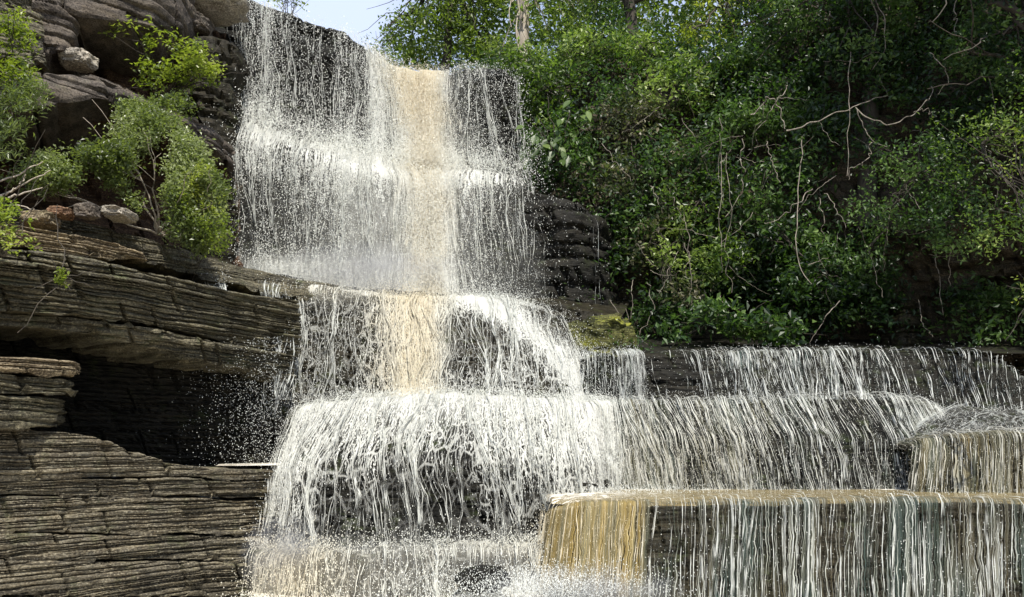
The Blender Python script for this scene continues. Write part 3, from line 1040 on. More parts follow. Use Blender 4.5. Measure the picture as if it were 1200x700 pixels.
# right ledge, x 1075..1200+
r_l = [(1068, 527, 11.0), (1084, 518, 10.8), (1120, 514, 10.7), (1170, 512, 10.7), (1240, 512, 10.7), (1330, 512, 10.7)]
r_b = [(1060, 600, 10.8), (1078, 600, 10.5), (1118, 600, 10.4), (1170, 600, 10.4), (1245, 600, 10.4), (1340, 600, 10.4)]
pr = tier('right_rock_ledge', 'olive rock ledge at the right edge above the brown pool', [r_l, r_b], RK_brown, 160, 70, 81)
fall('right_waterfall', 'yellowish thready cascade at the right edge above the brown pool', pr, WA_glass, lambda x, y: .62 + .1 * colm(x, y, 14, 13) + .25 * g(x, y, 1090, 530, 18, 30), lambda x, y: .35 + 0 * x, nst=150, ndr=2500, seed=82,
     off=.05, srad=(.002, .005), dsize=.005, dout=.05, wand=.015)
# rubble slope above that ledge
pz = Patch([[raw(p) for p in [(1085, 482, 12.6), (1130, 476, 12.8), (1200, 480, 12.9), (1330, 480, 12.9)]], [raw(p) for p in [(1075, 505, 11.6), (1120, 498, 11.7), (1200, 498, 11.7), (1330, 500, 11.7)]],
            [raw(p) for p in [(1066, 526, 10.9), (1110, 518, 10.8), (1200, 516, 10.8), (1330, 516, 10.8)]]], 120, 50)
oz = thing('rubble_slope', 'wet stony slope between the third step and the right ledge', 'rock ledge', at(1150, 500, 11.7))
rock('rock_face', pz, RK_dark, oz, .06, .2, 83, (.05, .12))
fall('slope_waterfall', 'shallow white rills over the stony slope at the right edge', pz, WA_lace, lambda x, y: .24 + 0 * x, None, nst=200, ndr=1200, seed=84, off=.03, dsize=.005, dout=.03, wand=.06)

# front step, x 640..1200+
w_l = [(640, 612, 10.0), (648, 600, 9.5), (680, 594, 9.15), (760, 592, 9.0), (900, 590, 8.95), (1050, 589, 8.95), (1200, 589, 8.95), (1400, 589, 8.95)]
w_b = [(622, 715, 10.0), (630, 715, 9.3), (668, 715, 8.85), (752, 715, 8.75), (900, 715, 8.75), (1050, 715, 8.75), (1205, 715, 8.75), (1415, 715, 8.75)]
o = thing('front_rock_step', 'nearest long rock step across the lower right, brown with wet sheen', 'rock ledge', at(900, 700, 8.9))
p = Patch([[(0, *(at(*q) + np.array([0, 2.7, -.06]))) for q in w_l], [(0, *(at(*q) + np.array([0, .1, -.03]))) for q in w_l], [raw(q) for q in w_l], [raw(q) for q in w_b]], 320, 150, (4, 3))
rock('rock_face', p, RK_brown, o, .06, .12, 91, (.08, .25))
pw4 = Patch([[(0, *(at(*q) + np.array([0, .25, .0]))) for q in w_l], [raw(q) for q in w_l], [raw(q) for q in w_b]], 380, 130, (6, 6))


def covW(x, y):
    c = .55 + .22 * colm(x, y, 34, 10) + .05 * colm(x, y, 8, 11)
    c += .42 * box(x, 600, 752, 7) - .12 * g(x, y, 730, 640, 24, 60) - .34 * g(x, y, 780, 620, 26, 70)
    c += .12 * g(x, y, 900, 590, 400, 4)
    c += .38 * g(x, y, 1165, 650, 24, 60) + .18 * g(x, y, 1110, 670, 26, 40) - .2 * g(x, y, 1110, 605, 30, 18)
    c += .6 * g(x, y, 680, 700, 80, 24)
    return c


def mudW(x, y):
    return np.clip((.06 + .94 * box(rag(x, y, 14, 60), 600, 752, 6)) * (1 - .85 * g(x, y, 680, 704, 100, 22)), 0, 1)


fall('front_waterfall', 'nearest glassy curtain of thin threads, orange at its left end', pw4, WA_glass, covW, mudW, nst=330, ndr=4000, seed=92, off=.04, srad=(.001, .0048), dsize=.005, dout=.08, wand=.012, ridg=.02,
     strn=30, minlen=.9)

# pool on the front step
Xp, Tp = np.meshgrid(np.linspace(0, 1, 220), np.linspace(0, 1, 60))
la = np.array([at(*q) for q in w_l])
xx = np.interp(Xp, np.linspace(0, 1, len(la)), la[:, 0])
yy = np.interp(xx, la[:, 0], la[:, 1])
yb = 11.6 + 0 * xx
Yp = (yy + .07) * (1 - Tp) + yb * Tp
Pp = np.stack([xx, Yp, np.full_like(xx, at(900, 590, 8.95)[2] + .035) - .08 * (1 - Tp) ** 12], -1)
Pp[..., 2] += .02 * (fbm(Pp, (3, 7, 1), 8, 3) - .5)
po = mesh('step_pool_water', Pp, gridfaces(60, 220)[:, ::-1], WA_tan, None, {'cov': .05 + .95 * np.clip((Tp - .74) / .2, 0, 1) + .55 * g(xx, Yp, at(670, 585, 10)[0], 10.2, 1.0, 1.2) })
po['kind'] = 'structure'

# thin splash pool at the left of the bell
Xl, Tl = np.meshgrid(np.linspace(0, 1, 60), np.linspace(0, 1, 20))
A0, A1 = at(252, 549, 10.5), at(335, 548, 10.6)
B0, B1 = A0 + np.array([-.6, 1.9, 0]), A1 + np.array([-.1, 1.5, 0])
Pl = (A0 * (1 - Xl[..., None]) + A1 * Xl[..., None]) * (1 - Tl[..., None]) + (B0 * (1 - Xl[..., None]) + B1 * Xl[..., None]) * Tl[..., None]
Pl[..., 2] += .03
lo = mesh('ledge_water', Pl, gridfaces(20, 60)[:, ::-1], WA_pool, None, {'cov': .35 + .5 * Xl})
lo['kind'] = 'structure'

# ---- boulder in the foam under the bell, moss hump, outcrop
def boulder(name, label, c, r, mat, seed, cat='boulder', group=None, rough=.35, sub=44, pw_=.6):
    th, ph_ = np.meshgrid(np.linspace(0, 2 * np.pi, sub * 2), np.linspace(0, np.pi, sub))
    D = np.stack([np.cos(th) * np.sin(ph_), np.sin(th) * np.sin(ph_), np.cos(ph_)], -1)
    E = np.sign(D) * np.abs(D) ** pw_
    w = np.asarray(c)
    k = 1 + rough * (fbm(D * 1.3, 1.6, seed, 4) - .5) * 2 + .05 * (fbm(D, 9., seed + 3, 2) - .5)
    P = w + E * np.array(r) * k[..., None]
    P[:, -1] = P[:, 0]
    o = mesh(name, P, gridfaces(sub, sub * 2), mat, None, None, None, smooth=False)
    return tag(o, label, cat, group)


boulder('boulder', 'dark wet boulder in the foam at the foot of the bell cascade', at(566, 678, 9.0), (.30, .25, .13), RK_wet, 5, pw_=.95)
boulder('boulder', 'pale grey boulder lying on the slab in the upper left', at(91, 70, 11.6), (.24, .25, .13), RK_pale, 6)
boulder('boulder', 'reddish brown stone on the ledge under the drooping bush', at(72, 250, 9.8), (.12, .15, .07), RK_red, 7)
boulder('boulder', 'purplish grey stone next to the reddish one under the bush', at(103, 248, 9.9), (.12, .15, .10), RK_slab, 8)
boulder('boulder', 'flat pale stone right of the two stones under the bush', at(140, 252, 10.3), (.17, .25, .07), RK_pale, 9)
boulder('boulder', 'tan stone behind the bright green plants at the left edge', at(48, 258, 9.7), (.2, .2, .09), RK_tan, 10)
boulder('mossy_rock', 'yellow-green mossy rounded rock right of the white fan', at(702, 404, 14.5), (.62, .6, .48), RK_moss, 15, 'boulder', rough=.4, sub=80)

out = thing('rock_outcrop', 'dark outcrop with tan rounded top right of the upper falls', 'rock ledge', at(650, 350, 15.6))
oc_l = [(585, 226, 16.3), (615, 224, 15.9), (650, 228, 15.6), (680, 240, 15.6), (700, 258, 16.0), (712, 275, 16.6)]
oc_m = [(585, 250, 16.2), (618, 250, 15.7), (650, 252, 15.4), (684, 262, 15.5), (706, 278, 15.9), (718, 290, 16.5)]
oc_b = [(590, 360, 16.0), (622, 360, 15.9), (655, 360, 15.9), (690, 362, 16.0), (712, 366, 16.3), (725, 370, 16.8)]
po_ = Patch([[(0, *(at(*q) + np.array([0, 1.6, .35]))) for q in oc_l], [raw(q) for q in oc_l], [raw(q) for q in oc_m], [raw(q) for q in oc_b]], 120, 110, (5, 3))
rock('rock_face', po_, RK_dark, out, .16, .4, 25, (.25, .7), fine=.03)  # dark rock colour carries the deep shade on the outcrop's face
pow_ = Patch([[raw(q) for q in oc_l], [raw(q) for q in oc_m], [raw(q) for q in oc_b]], 80, 60, (5, 3))
fall('outcrop_waterfall', 'thin dripping veil over the dark outcrop right of the main falls', pow_, WA_fall, lambda x, y: .18 * box(x, 560, 690, 6) * box(y, 235, 400, 6) + .25 * g(x, y, 610, 300, 14, 80), None, nst=24, ndr=2600, seed=27, off=.12,
     srad=(.002, .005), dsize=.006, dout=.12)
lg = thing('mossy_ledge', 'flat dark ledge running right below the outcrop to the mossy rock', 'rock ledge', at(680, 350, 15))
rock('rock_face', Patch([[raw(q) for q in [(590, 344, 16.6), (650, 346, 16.8), (740, 352, 17)]], [raw(q) for q in [(600, 352, 14.5), (660, 356, 14.6), (725, 378, 14.8)]],
                         [raw(q) for q in [(600, 440, 14.3), (665, 440, 14.2), (745, 440, 14.4)]]], 90, 70), RK_brown, lg, .12, .2, 28, (.05, .15))

# ---- left stratified cliff
LC = thing('layered_rock_cliff', 'layered sandstone cliff filling the left side with long thin beds', 'cliff', at(150, 600, 9.6))


def shift(pts, dy, dY=0.):
    return [(a, b + dy, c + dY) for a, b, c in pts]


l1 = [(-160, 497, 7.6), (-60, 500, 8.2), (0, 503, 8.5), (70, 506, 8.9), (110, 512, 9.2), (150, 527, 9.5), (200, 545, 9.85), (250, 550, 10.2), (330, 551, 10.7)]
courses = [(0, 560, RK_low), (560, 582, RK_low), (582, 626, RK_low), (626, 657, RK_low), (657, 700, RK_low), (700, 760, RK_low)]
for k, (y0, y1, m_) in enumerate(courses):
    def edge(y, inset=0):
        return [(a, max(b, y) + (a / 330 - .5) * (4 if y > 560 else 0), c - .04 * (y - 500) / 100 + inset) for a, b, c in l1]
    tp = edge(y0 + 2, .015 * (k % 2)) if k else l1
    bt = [(a, max(b, t_[1] + 4), c) for (a, b, c), t_ in zip(edge(y1 - 1, .015 * (k % 2)), tp)]
    slab('rock_layer', tp, bt, m_, LC, 420, 120 if k == 0 else 84, 1.6 if k == 0 else .7, 100 + k, .09, .08, (.012, .05))
# protruding block, courses
for k, (xe, y0, y1) in enumerate([(84, 418, 436), (76, 437, 461), (62, 462, 499)]):
    tp = [(-160, y0 - 4, 7.2), (-60, y0 - 3, 7.7), (0, y0, 8.1), (xe * .6, y0 + 3, 8.5), (xe, y0 + 6, 8.8), (xe + 10, y0 + 8, 9.5)]
    bt = [(-160, y1, 7.2), (-60, y1, 7.7), (0, y1, 8.1), (xe * .6, y1, 8.5), (xe, y1, 8.8), (xe + 12, y1, 9.5)]
    slab('rock_layer', tp, bt, RK_olive if k else RK_tan, LC, 150, 50, 1.6, 120 + k, .10, .12, (.03, .08))
# recess; shade under the overhang is put into its dark rock colour
rc_t = [(-160, 350, 9.0), (0, 368, 10.3), (90, 380, 10.9), (180, 385, 11.5), (260, 395, 12.2), (345, 410, 12.9), (370, 412, 13.2)]
rc_b = [(-160, 530, 9.0), (0, 530, 10.3), (90, 540, 10.9), (180, 555, 11.4), (260, 565, 12.0), (345, 570, 12.5), (370, 570, 12.8)]
slab('rock_layer', rc_t, rc_b, RK_dark, LC, 360, 180, 1.5, 130, .08, .08, (.015, .05), label='undercut bed coloured dark for the shadow under its overhang')
# overhanging beds above the recess
ob = [((-160, 352, 7.9), (0, 368, 8.9), (60, 372, 9.3), (120, 376, 9.6), (190, 388, 10.1), (260, 402, 10.9), (345, 418, 12.1)),
      ((-160, 362, 7.95), (0, 378, 9.0), (60, 384, 9.4), (120, 396, 9.75), (190, 410, 10.3), (260, 426, 11.1), (345, 442, 12.2))]
slab('rock_layer', list(ob[0]), list(ob[1]), RK_olive, LC, 340, 70, 1.4, 140, .09, .07, (.015, .05))
ob = [((-160, 272, 7.6), (0, 292, 8.5), (60, 297, 8.9), (110, 304, 9.2), (165, 318, 9.6), (230, 332, 10.4), (300, 348, 11.5), (350, 352, 12.2)),
      ((-160, 350, 7.8), (0, 364, 8.8), (60, 368, 9.1), (110, 372, 9.5), (165, 380, 9.9), (230, 392, 10.6), (300, 408, 11.6), (350, 415, 12.3))]
slab('rock_layer', list(ob[0]), list(ob[1]), RK_olive, LC, 400, 130, 1.8, 141, .11, .10, (.015, .06))
ob = [((-160, 248, 7.7), (0, 262, 8.6), (40, 268, 8.9), (90, 276, 9.2), (130, 284, 9.5), (168, 297, 9.8)),
      ((-160, 268, 7.7), (0, 286, 8.6), (40, 293, 8.9), (90, 299, 9.2), (130, 303, 9.5), (172, 306, 9.9))]
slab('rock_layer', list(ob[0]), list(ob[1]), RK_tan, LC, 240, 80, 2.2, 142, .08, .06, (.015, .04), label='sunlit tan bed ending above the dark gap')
ob = [((-100, 240, 9.4), (40, 246, 10.1), (130, 268, 10.8), (200, 288, 11.4), (260, 308, 12.0), (320, 322, 12.8), (400, 336, 13.3)),
      ((-100, 262, 9.4), (40, 275, 10.1), (130, 296, 10.8), (200, 314, 11.3), (260, 330, 11.8), (320, 345, 12.5), (400, 352, 13.2))]
slab('rock_layer', list(ob[0]), list(ob[1]), RK_olive, LC, 240, 60, 3.0, 143, .08, .12, (.03, .09), dirv=(-.6, .8))
# filler face set back behind the thin gaps, dark colour standing for their shade
gp_t = [(-160, 235, 10.2), (0, 245, 10.8), (130, 270, 11.4), (230, 300, 12.2), (340, 330, 13.2), (420, 345, 13.9)]
gp_b = [(-160, 420, 9.9), (0, 425, 10.6), (130, 430, 11.2), (230, 435, 12.0), (340, 440, 12.9), (420, 450, 13.4)]
slab('rock_layer', gp_t, gp_b, RK_dark, LC, 160, 60, 1.5, 144, .1, .2, (.03, .1), label='bed at the back of the gap, coloured dark for its shade')

# ---- cave and upper slabs
UC = thing('overhanging_rock_shelf', 'grey-brown overhanging slabs above a dark hollow in the upper left', 'cliff', at(120, 150, 11))
cv_t = [(-160, -40, 11.5), (0, -30, 12.2), (90, 0, 12.9), (200, 10, 13.9), (262, 40, 14.6)]
cv_m = [(-160, 150, 12.0), (0, 150, 12.6), (90, 150, 13.2), (200, 160, 13.9), (270, 180, 14.5)]
cv_b = [(-160, 262, 11.2), (0, 262, 11.9), (90, 268, 12.4), (200, 300, 13.2), (285, 330, 14.2)]
pc = Patch([[raw(q) for q in cv_t], [raw(q) for q in cv_m], [raw(q) for q in cv_b]], 160, 160, (4, 4))
rock('hollow_back_wall', pc, RK_cave, UC, .2, .6, 150, (.15, .5))
bt_ = [(-160, 70, 9.2), (-40, 74, 9.9), (38, 84, 10.4), (70, 88, 10.7), (105, 86, 11.0), (150, 104, 11.5), (210, 130, 12.3), (250, 152, 13.0), (275, 178, 13.8)]
bb_ = [(-160, 120, 9.3), (-40, 124, 9.9), (38, 128, 10.3), (70, 120, 10.6), (105, 112, 10.9), (150, 124, 11.4), (210, 150, 12.2), (250, 172, 12.9), (275, 196, 13.7)]
slab('slab', bt_, bb_, RK_slab, UC, 240, 60, 2.6, 151, .10, .16, (.1, .3), fine=.02, dirv=(-.45, .9), bulge=.03)
bt2 = [(-160, 118, 9.7), (-40, 124, 10.3), (38, 128, 10.8), (105, 115, 11.4), (150, 126, 11.9), (210, 150, 12.7), (268, 190, 13.8)]
bb2 = [(-160, 160, 10.1), (-40, 158, 10.7), (38, 150, 11.2), (105, 140, 11.8), (150, 146, 12.2), (210, 170, 13.0), (268, 214, 14.0)]
slab('slab', bt2, bb2, RK_cave, UC, 160, 40, 2.2, 152, .07, .2, (.06, .2), dirv=(-.45, .9))
at_ = [(-160, -120, 10.6), (0, -80, 10.9), (60, -45, 11.2), (120, -30, 11.6), (180, -22, 12.1), (212, -15, 12.8), (228, -8, 13.6)]
ab_ = [(-160, -20, 10.7), (0, -5, 11.0), (60, 0, 11.2), (92, 18, 11.4), (180, 32, 12.1), (212, 31, 12.8), (228, 24, 13.6)]
slab('slab', at_, ab_, RK_slab, UC, 200, 60, 3.0, 153, .09, .16, (.15, .4), fine=.02, dirv=(-.3, .95), bulge=.05)
xt = [(40, -20, 11.0), (66, 8, 11.2), (84, 22, 11.4), (92, 40, 11.8)]
xb = [(30, 70, 11.1), (66, 60, 11.2), (82, 58, 11.4), (92, 60, 11.8)]
slab('slab', xt, xb, RK_slab, UC, 60, 60, 1.2, 154, .08, .3, (.06, .2), fine=.02, dirv=(-.3, .95))
xt = [(-160, -60, 10.3), (-20, -25, 10.7), (30, -8, 10.9), (50, 8, 11.1)]
xb = [(-160, 60, 10.3), (-20, 70, 10.7), (30, 74, 10.9), (52, 72, 11.1)]
slab('slab', xt, xb, RK_olive, UC, 80, 60, 1.2, 155, .1, .3, (.06, .16), dirv=(-.3, .95))
# block beside the falls
xt = [(212, 44, 13.6), (250, 46, 13.9), (275, 50, 14.3), (285, 60, 14.9)]
xb = [(215, 330, 13.4), (255, 330, 13.6), (272, 330, 13.9), (280, 330, 14.4)]
slab('slab', xt, xb, RK_brown, UC, 60, 120, 1.2, 156, .15, .35, (.1, .4), dirv=(-.3, .95), label='reddish brown rock beside the falling water')
boulder('boulder', 'pale block at the very top where the falls begin', at(252, 8, 14.3), (.58, .5, .2), RK_pale, 16)
boulder('boulder', 'tilted block under the pale top block, left of the falls', at(228, 32, 13.9), (.28, .35, .16), RK_slab, 17)

# ---- jungle bank on the right
jb = [[(575, 110, 21), (700, 40, 20), (850, 75, 19), (960, -30, 18), (1200, -100, 16.5), (1420, -110, 15)],
      [(590, 160, 19.5), (700, 130, 18.3), (850, 130, 17.2), (1000, 110, 16.3), (1200, 110, 15), (1430, 100, 13.4)],
      [(600, 230, 18.2), (700, 240, 17.3), (850, 250, 16.4), (1000, 250, 15.6), (1200, 250, 14.4), (1440, 250, 12.8)],
      [(610, 330, 17.8), (700, 340, 17.4), (850, 350, 17.0), (1000, 350, 16.4), (1200, 350, 15.2), (1450, 350, 13.4)],
      [(620, 450, 16.6), (700, 450, 16.2), (850, 450, 16.0), (1000, 450, 15.6), (1200, 470, 14.8), (1450, 480, 13.2)]]
pj = Patch([[raw(q) for q in r] for r in jb], 220, 160, (4, 12))
jo = rock('earth_bank', pj, RK_soil, None, .2, 1.1, 160, (.2, .6))
tag(jo, 'dark earth and rock bank behind the jungle growth on the right', 'cliff')
slab_ = thing('rock_pillar', 'brown rock pillar standing in the dark behind the right steps', 'rock ledge', at(1062, 415, 14.6))
rock('rock_face', Patch([[raw(q) for q in [(1040, 352, 15.3), (1060, 350, 14.9), (1085, 354, 15.3)]], [raw(q) for q in [(1036, 430, 15.1), (1058, 430, 14.6), (1082, 430, 15.1)]]], 30, 60, (2, 2)), RK_brown, slab_, .15, .3, 161, (.08, .25))
mesh('rock_shelf', Patch([[raw(q) for q in [(725, 395, 16.4), (900, 398, 16.3), (1100, 398, 15.8), (1300, 405, 15)]], [raw(q) for q in [(725, 416, 14), (900, 414, 13.9), (1100, 413, 13.9), (1300, 416, 13.6)]]], 60, 20).P,
     gridfaces(20, 60), RK_dark, LC if False else None)
bpy.data.objects['rock_shelf']['kind'] = 'structure'

# undergrowth mass that reads as one
def bank_leaves():
    r = np.random.default_rng(77)
    n = 9500
    u, v = r.random(n), r.random(n) ** .9 * .93
    C = pj.samp(u, v) + pj.samp(u, v, pj.N) * (r.random((n, 1)) * .9 + .3)
    px, py = proj(C)
    keep = (fbm(C, 1.1, 40, 3) > .49) & (py < 405)
    V, F_, rv = leaves(C[keep], 10, .12, .17, 78, .45)
    o = mesh('undergrowth', V, F_, LF_deep, None, {'rnd': rv * .8}, smooth=False)  # tones scaled darker, understory shade put into the leaf colour
    tag(o, 'dark tangle of small leaves clothing the shaded bank', 'undergrowth', kind='stuff')


bank_leaves()

# ---- trees and shrubs
def tree(name, label, trunk_pix, rad, blobs, lmat, bmat, seed, dens=7, per=9, size=.13, spread=.16, nbr=10, group=None, up=.45):
    p, rr = polytube(trunk_pix, rad, rad * .6, seed, 24, .04)
    o = thing(name, label, 'tree', p[0], group)
    V, F_ = tubes([(p, rr)], 10)
    mesh('trunk', V, F_, bmat, o)
    tw = blob_twigs(blobs, dens, seed)
    V, F_, rv = leaves(tw, per, size, spread, seed, up)
    mesh('crown', V, F_, lmat, o, {'rnd': rv}, smooth=False)
    r = np.random.default_rng(seed)
    ps = []
    for k in range(nbr):
        e = tw[r.integers(len(tw))]
        q = wander(p[r.integers(12, 24)], e, 14, .1, seed + k)
        ps.append((q, np.linspace(rad * .4, .012, 14)))
        for j in range(4):
            ps.append((wander(q[5 + 2 * j], e + r.normal(0, .6, 3), 8, .1, seed + 5 * k + j), np.linspace(.02, .006, 8)))
    V, F_ = tubes(ps, 5)
    mesh('limbs', V, F_, bmat, o)
    return o


tree('broadleaf_tree', 'airy sunlit tree beyond the lip, beside the patch of sky', [(520, 110, 25), (525, 40, 25), (530, -40, 25), (520, -90, 25)], .16,
     [(500, 30, 25, 1.5, 1.3, .9), (470, 62, 25, .8, .8, .55), (540, 55, 25, 1.4, 1.3, .8), (560, 0, 25, 1.5, 1.3, 1.0), (500, -40, 25, 1.5, 1.3, .8), (590, 70, 24.5, 1.1, 1, .6), (455, 40, 25.4, .4, .5, .4)],
     LF_sky, BK_dark, 201, 22, 9, .14, .17, 14)
tree('pale_trunk_tree', 'tree with a pale straight trunk behind the top of the falls', [(612, 130, 20), (613, 60, 20), (615, 0, 20), (614, -80, 20), (612, -160, 20)], .17,
     [(640, 20, 20.4, 1.2, .8, .8), (590, 95, 19.5, .8, .6, .45), (650, -60, 20, 1.6, 1.2, .9), (570, -90, 20, 1.4, 1.2, .7), (690, 40, 20, 1, .8, .7)], LF_mid, BK_pale, 202, 20, 8, .13, .15, 8)
tree('dark_trunk_tree', 'tree with a dark leaning trunk behind the sunlit leaves at top', [(760, 180, 19), (752, 90, 19), (735, 0, 19), (720, -100, 19)], .2,
     [(740, -40, 19, 1.4, 1.2, .8), (800, -70, 18.5, 1.5, 1.2, .8), (690, -20, 19.5, .9, .8, .6)], LF_mid, BK_dark, 203, 20, 8, .13, .14, 10)
tree('yellow_green_tree', 'sunlit yellow-green tree with small sky gaps at the top', [(905, 160, 18.5), (900, 60, 18.5), (885, -20, 18.5), (860, -100, 18.5)], .12,
     [(845, 28, 18.3, .9, .7, .55), (890, 10, 18.5, .7, .6, .5), (820, 55, 17.8, .8, .6, .4), (830, -20, 18.5, 1, .8, .5)], LF_lime, BK_dark, 204, 18, 8, .12, .13, 14)
tree('tall_shade_tree', 'thick dark tree wrapped in pale lianas, upper right', [(1015, 270, 15.6), (1018, 180, 15.8), (1022, 80, 16), (1026, 0, 16.2), (1028, -130, 16.5)], .2,
     [(960, 10, 16, 1.2, 1., .8), (1000, 70, 15.4, .9, .6, .5), (1060, -40, 16, 1.4, 1.2, .8), (1100, 30, 15.5, 1.0, .8, .7), (930, -60, 16, 1.3, 1.2, .8)], LF_deep, BK_dark, 205, 24, 8, .12, .14, 10)
tree('overhanging_tree', 'dense dark tree reaching in from the top right corner', [(1330, 420, 12.5), (1300, 250, 13), (1260, 100, 13.2), (1200, -60, 13.5)], .22,
     [(1180, 10, 13.5, .9, .8, .7), (1140, 55, 13.8, .8, .6, .5), (1220, 60, 13, .9, .8, .8), (1200, -70, 13.5, 1.6, 1.4, .8), (1100, -80, 13.5, 1.6, 1.5, .7)], LF_deep, BK_dark, 206, 26, 9, .10, .12, 12)

# canopy of the tall trees beyond the frame on the right, whose crowns shade the bank
for k, (x, y, z, s) in enumerate([(10.5, 11.5, 13.2, 1.9), (8.2, 12.6, 13.6, 1.7), (13.5, 9.0, 12.6, 2.4), (6.2, 22., 16.5, 1.4), (11.5, 15.0, 14.6, 1.9)]):
    r_ = np.random.default_rng(300 + k)
    o = thing('canopy_tree', ['tall tree above the right edge, nearest crown over the bank', 'tall tree above the frame over the middle of the bank', 'tall tree out to the right nearest the viewer',
                              'tall tree above the frame over the left end of the bank', 'tall tree above the frame behind the right end'][k], 'tree', (x + 2.5, y + 6, 9.0), 'tall trees along the top of the bank')
    d = r_.normal(0, 1, (900, 3)); d /= np.linalg.norm(d, axis=1, keepdims=True)
    C = np.array([x, y, z]) + d * r_.random((900, 1)) ** .4 * (s, s, s * .45)
    C = C[fbm(C, .8, 300 + k, 3) > .40]
    V, F_, rv = leaves(C, 9, .22, .24, 301 + k, .5)
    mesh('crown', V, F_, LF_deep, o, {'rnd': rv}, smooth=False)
    p = wander((x + 2.5, y + 6, 9.0), (x, y, z), 14, .05, k)
    V, F_ = tubes([(p, np.linspace(.22, .08, 14))] + [(wander(p[9 + j], C[r_.integers(len(C))], 8, .1, j), np.linspace(.07, .02, 8)) for j in range(5)], 7)
    mesh('trunk', V, F_, BK_dark, o)

r = np.random.default_rng(500)
n = 4200
C = at(r.uniform(440, 1020, n), r.uniform(-110, 130, n), r.uniform(24, 30, n))
fx, fy = proj(C)
C = C[(fbm(C, .5, 501, 3) > .42) & (fx > 452 + np.maximum(0, 60 - fy) * .35 + 30 * vn(C, .8, 3)) & ~((np.hypot((fx - 880) / 22, (fy - 12) / 14) < 1))]
V, F_, rv = leaves(C, 10, .24, .26, 502, .45)
tag(mesh('far_wood', V, F_, LF_sky, None, {'rnd': rv * .8}, smooth=False), 'leafy wood on the plateau beyond the falls', 'wood', kind='stuff')

JG = 'climbing shrubs covering the jungle bank'
J = [
    ('glossy bush directly right of the upper falls', [(640, 105, 18.2, .9, .6, .7), (615, 75, 18.5, .6, .5, .4), (670, 150, 17.8, .7, .5, .5)], LF_mid, .13, 211),
    ('sunlit bush below the yellow-green tree', [(800, 110, 17.0, 1.1, .6, .7), (860, 90, 17.0, .9, .6, .5)], LF_mid, .12, 212),
    ('speckled dry-leaved shrub at the middle of the bank', [(745, 150, 17.1, .9, .6, .8), (720, 210, 16.6, .7, .5, .6), (790, 180, 16.6, .6, .5, .5)], LF_dry, .12, 213),
    ('shrub hanging halfway down left of the lianas', [(820, 235, 15.9, .8, .5, .8), (850, 300, 15.5, .6, .4, .6), (790, 290, 15.8, .5, .4, .5)], LF_mid, .12, 214),
    ('dark shrub behind the leftmost lianas', [(760, 250, 16.3, .5, .4, .5), (740, 300, 16.2, .4, .3, .4), (800, 340, 15.7, .4, .3, .35)], LF_dry, .11, 215),
    ('round dark shrub low on the bank above the third step', [(850, 370, 14.9, .75, .5, .32), (905, 385, 14.7, .6, .4, .28), (800, 390, 14.9, .4, .3, .2)], LF_deep, .16, 216),
    ('leafy tangle under the long bare branch', [(930, 290, 15.2, .7, .5, .6), (960, 330, 15.0, .7, .4, .4), (900, 250, 15.6, .6, .4, .4)], LF_deep, .13, 217),
    ('broad dark green shrub at the right of the bank', [(1080, 200, 13.9, 1.0, .6, .7), (1040, 250, 13.9, .7, .5, .5), (1120, 260, 13.5, .8, .6, .5), (1000, 300, 14.2, .6, .4, .35)], LF_deep, .085, 218),
    ('feathery green shrub drooping at the right edge', [(1150, 170, 13.0, .8, .6, .9), (1180, 270, 12.6, .6, .5, .7), (1200, 120, 12.8, .6, .6, .7)], LF_mid, .075, 219),
    ('upper leafy clump between the two dark trunks', [(920, 90, 16.3, 1.0, .6, .6), (960, 140, 16.0, .7, .5, .4), (880, 150, 16.2, .6, .5, .4)], LF_deep, .11, 220),
    ('leafy clump at the top above the dry-leaved shrub', [(700, 60, 18.4, .9, .6, .6), (760, 70, 18.0, .9, .6, .5)], LF_mid, .13, 221),
    ('clump left of the thick liana tree, half way up', [(960, 220, 15.5, .5, .4, .4), (930, 200, 15.7, .4, .3, .3)], LF_deep, .11, 222),
    ('low ferny patch on the mossy rock edge', [(720, 395, 14.3, .28, .2, .2), (745, 405, 14.2, .25, .2, .15)], LF_deep, .09, 223),
]
for lab, bl, m_, sz, sd_ in J:
    plant('climbing_shrub', lab, 'shrub', bl, m_, 34, 9, sz, .12, sd_, JG, .45, shell=.3)

plant('edge_sapling', 'pale sunlit twig with yellowish leaves poking in at the right edge', 'plant', [(1195, 185, 9.2, .16, .15, .35), (1198, 345, 9.2, .10, .1, .25)], LF_lime, 22, 6, .06, .06, 231, None, .5, root=(1230, 330, 9.2))

# ---- left shrubs
plant('bright_shrub', 'yellow-green leafy shrub under the top slab on the left', 'shrub', [(205, 62, 12.2, .55, .35, .26), (160, 38, 12.0, .45, .3, .16), (235, 90, 12.6, .4, .35, .3), (175, 85, 12.2, .4, .3, .2)],
      LF_lime, 90, 8, .085, .07, 241, None, .55, root=(190, 112, 12.6), nbr=12)
plant('drooping_bush', 'large drooping pale-leaved bush hanging below the upper shelf', 'shrub',
      [(175, 165, 11.0, .5, .35, .45), (200, 215, 10.8, .55, .35, .5), (225, 250, 10.7, .35, .3, .5), (110, 178, 10.4, .5, .3, .22), (60, 200, 9.9, .35, .25, .2), (150, 205, 10.6, .4, .3, .3), (240, 275, 10.8, .22, .2, .35), (160, 140, 11.2, .35, .3, .3), (90, 185, 10.2, .5, .3, .16), (45, 210, 9.8, .35, .3, .12), (130, 165, 10.6, .4, .3, .2), (200, 130, 11.4, .35, .3, .25), (195, 185, 10.8, .55, .35, .4), (215, 225, 10.7, .5, .3, .4), (175, 235, 10.7, .35, .3, .25)],
      LF_grey, 300, 8, .055, .06, 242, None, .5, root=(185, 275, 11.4), bark=BK_pale, nbr=9)
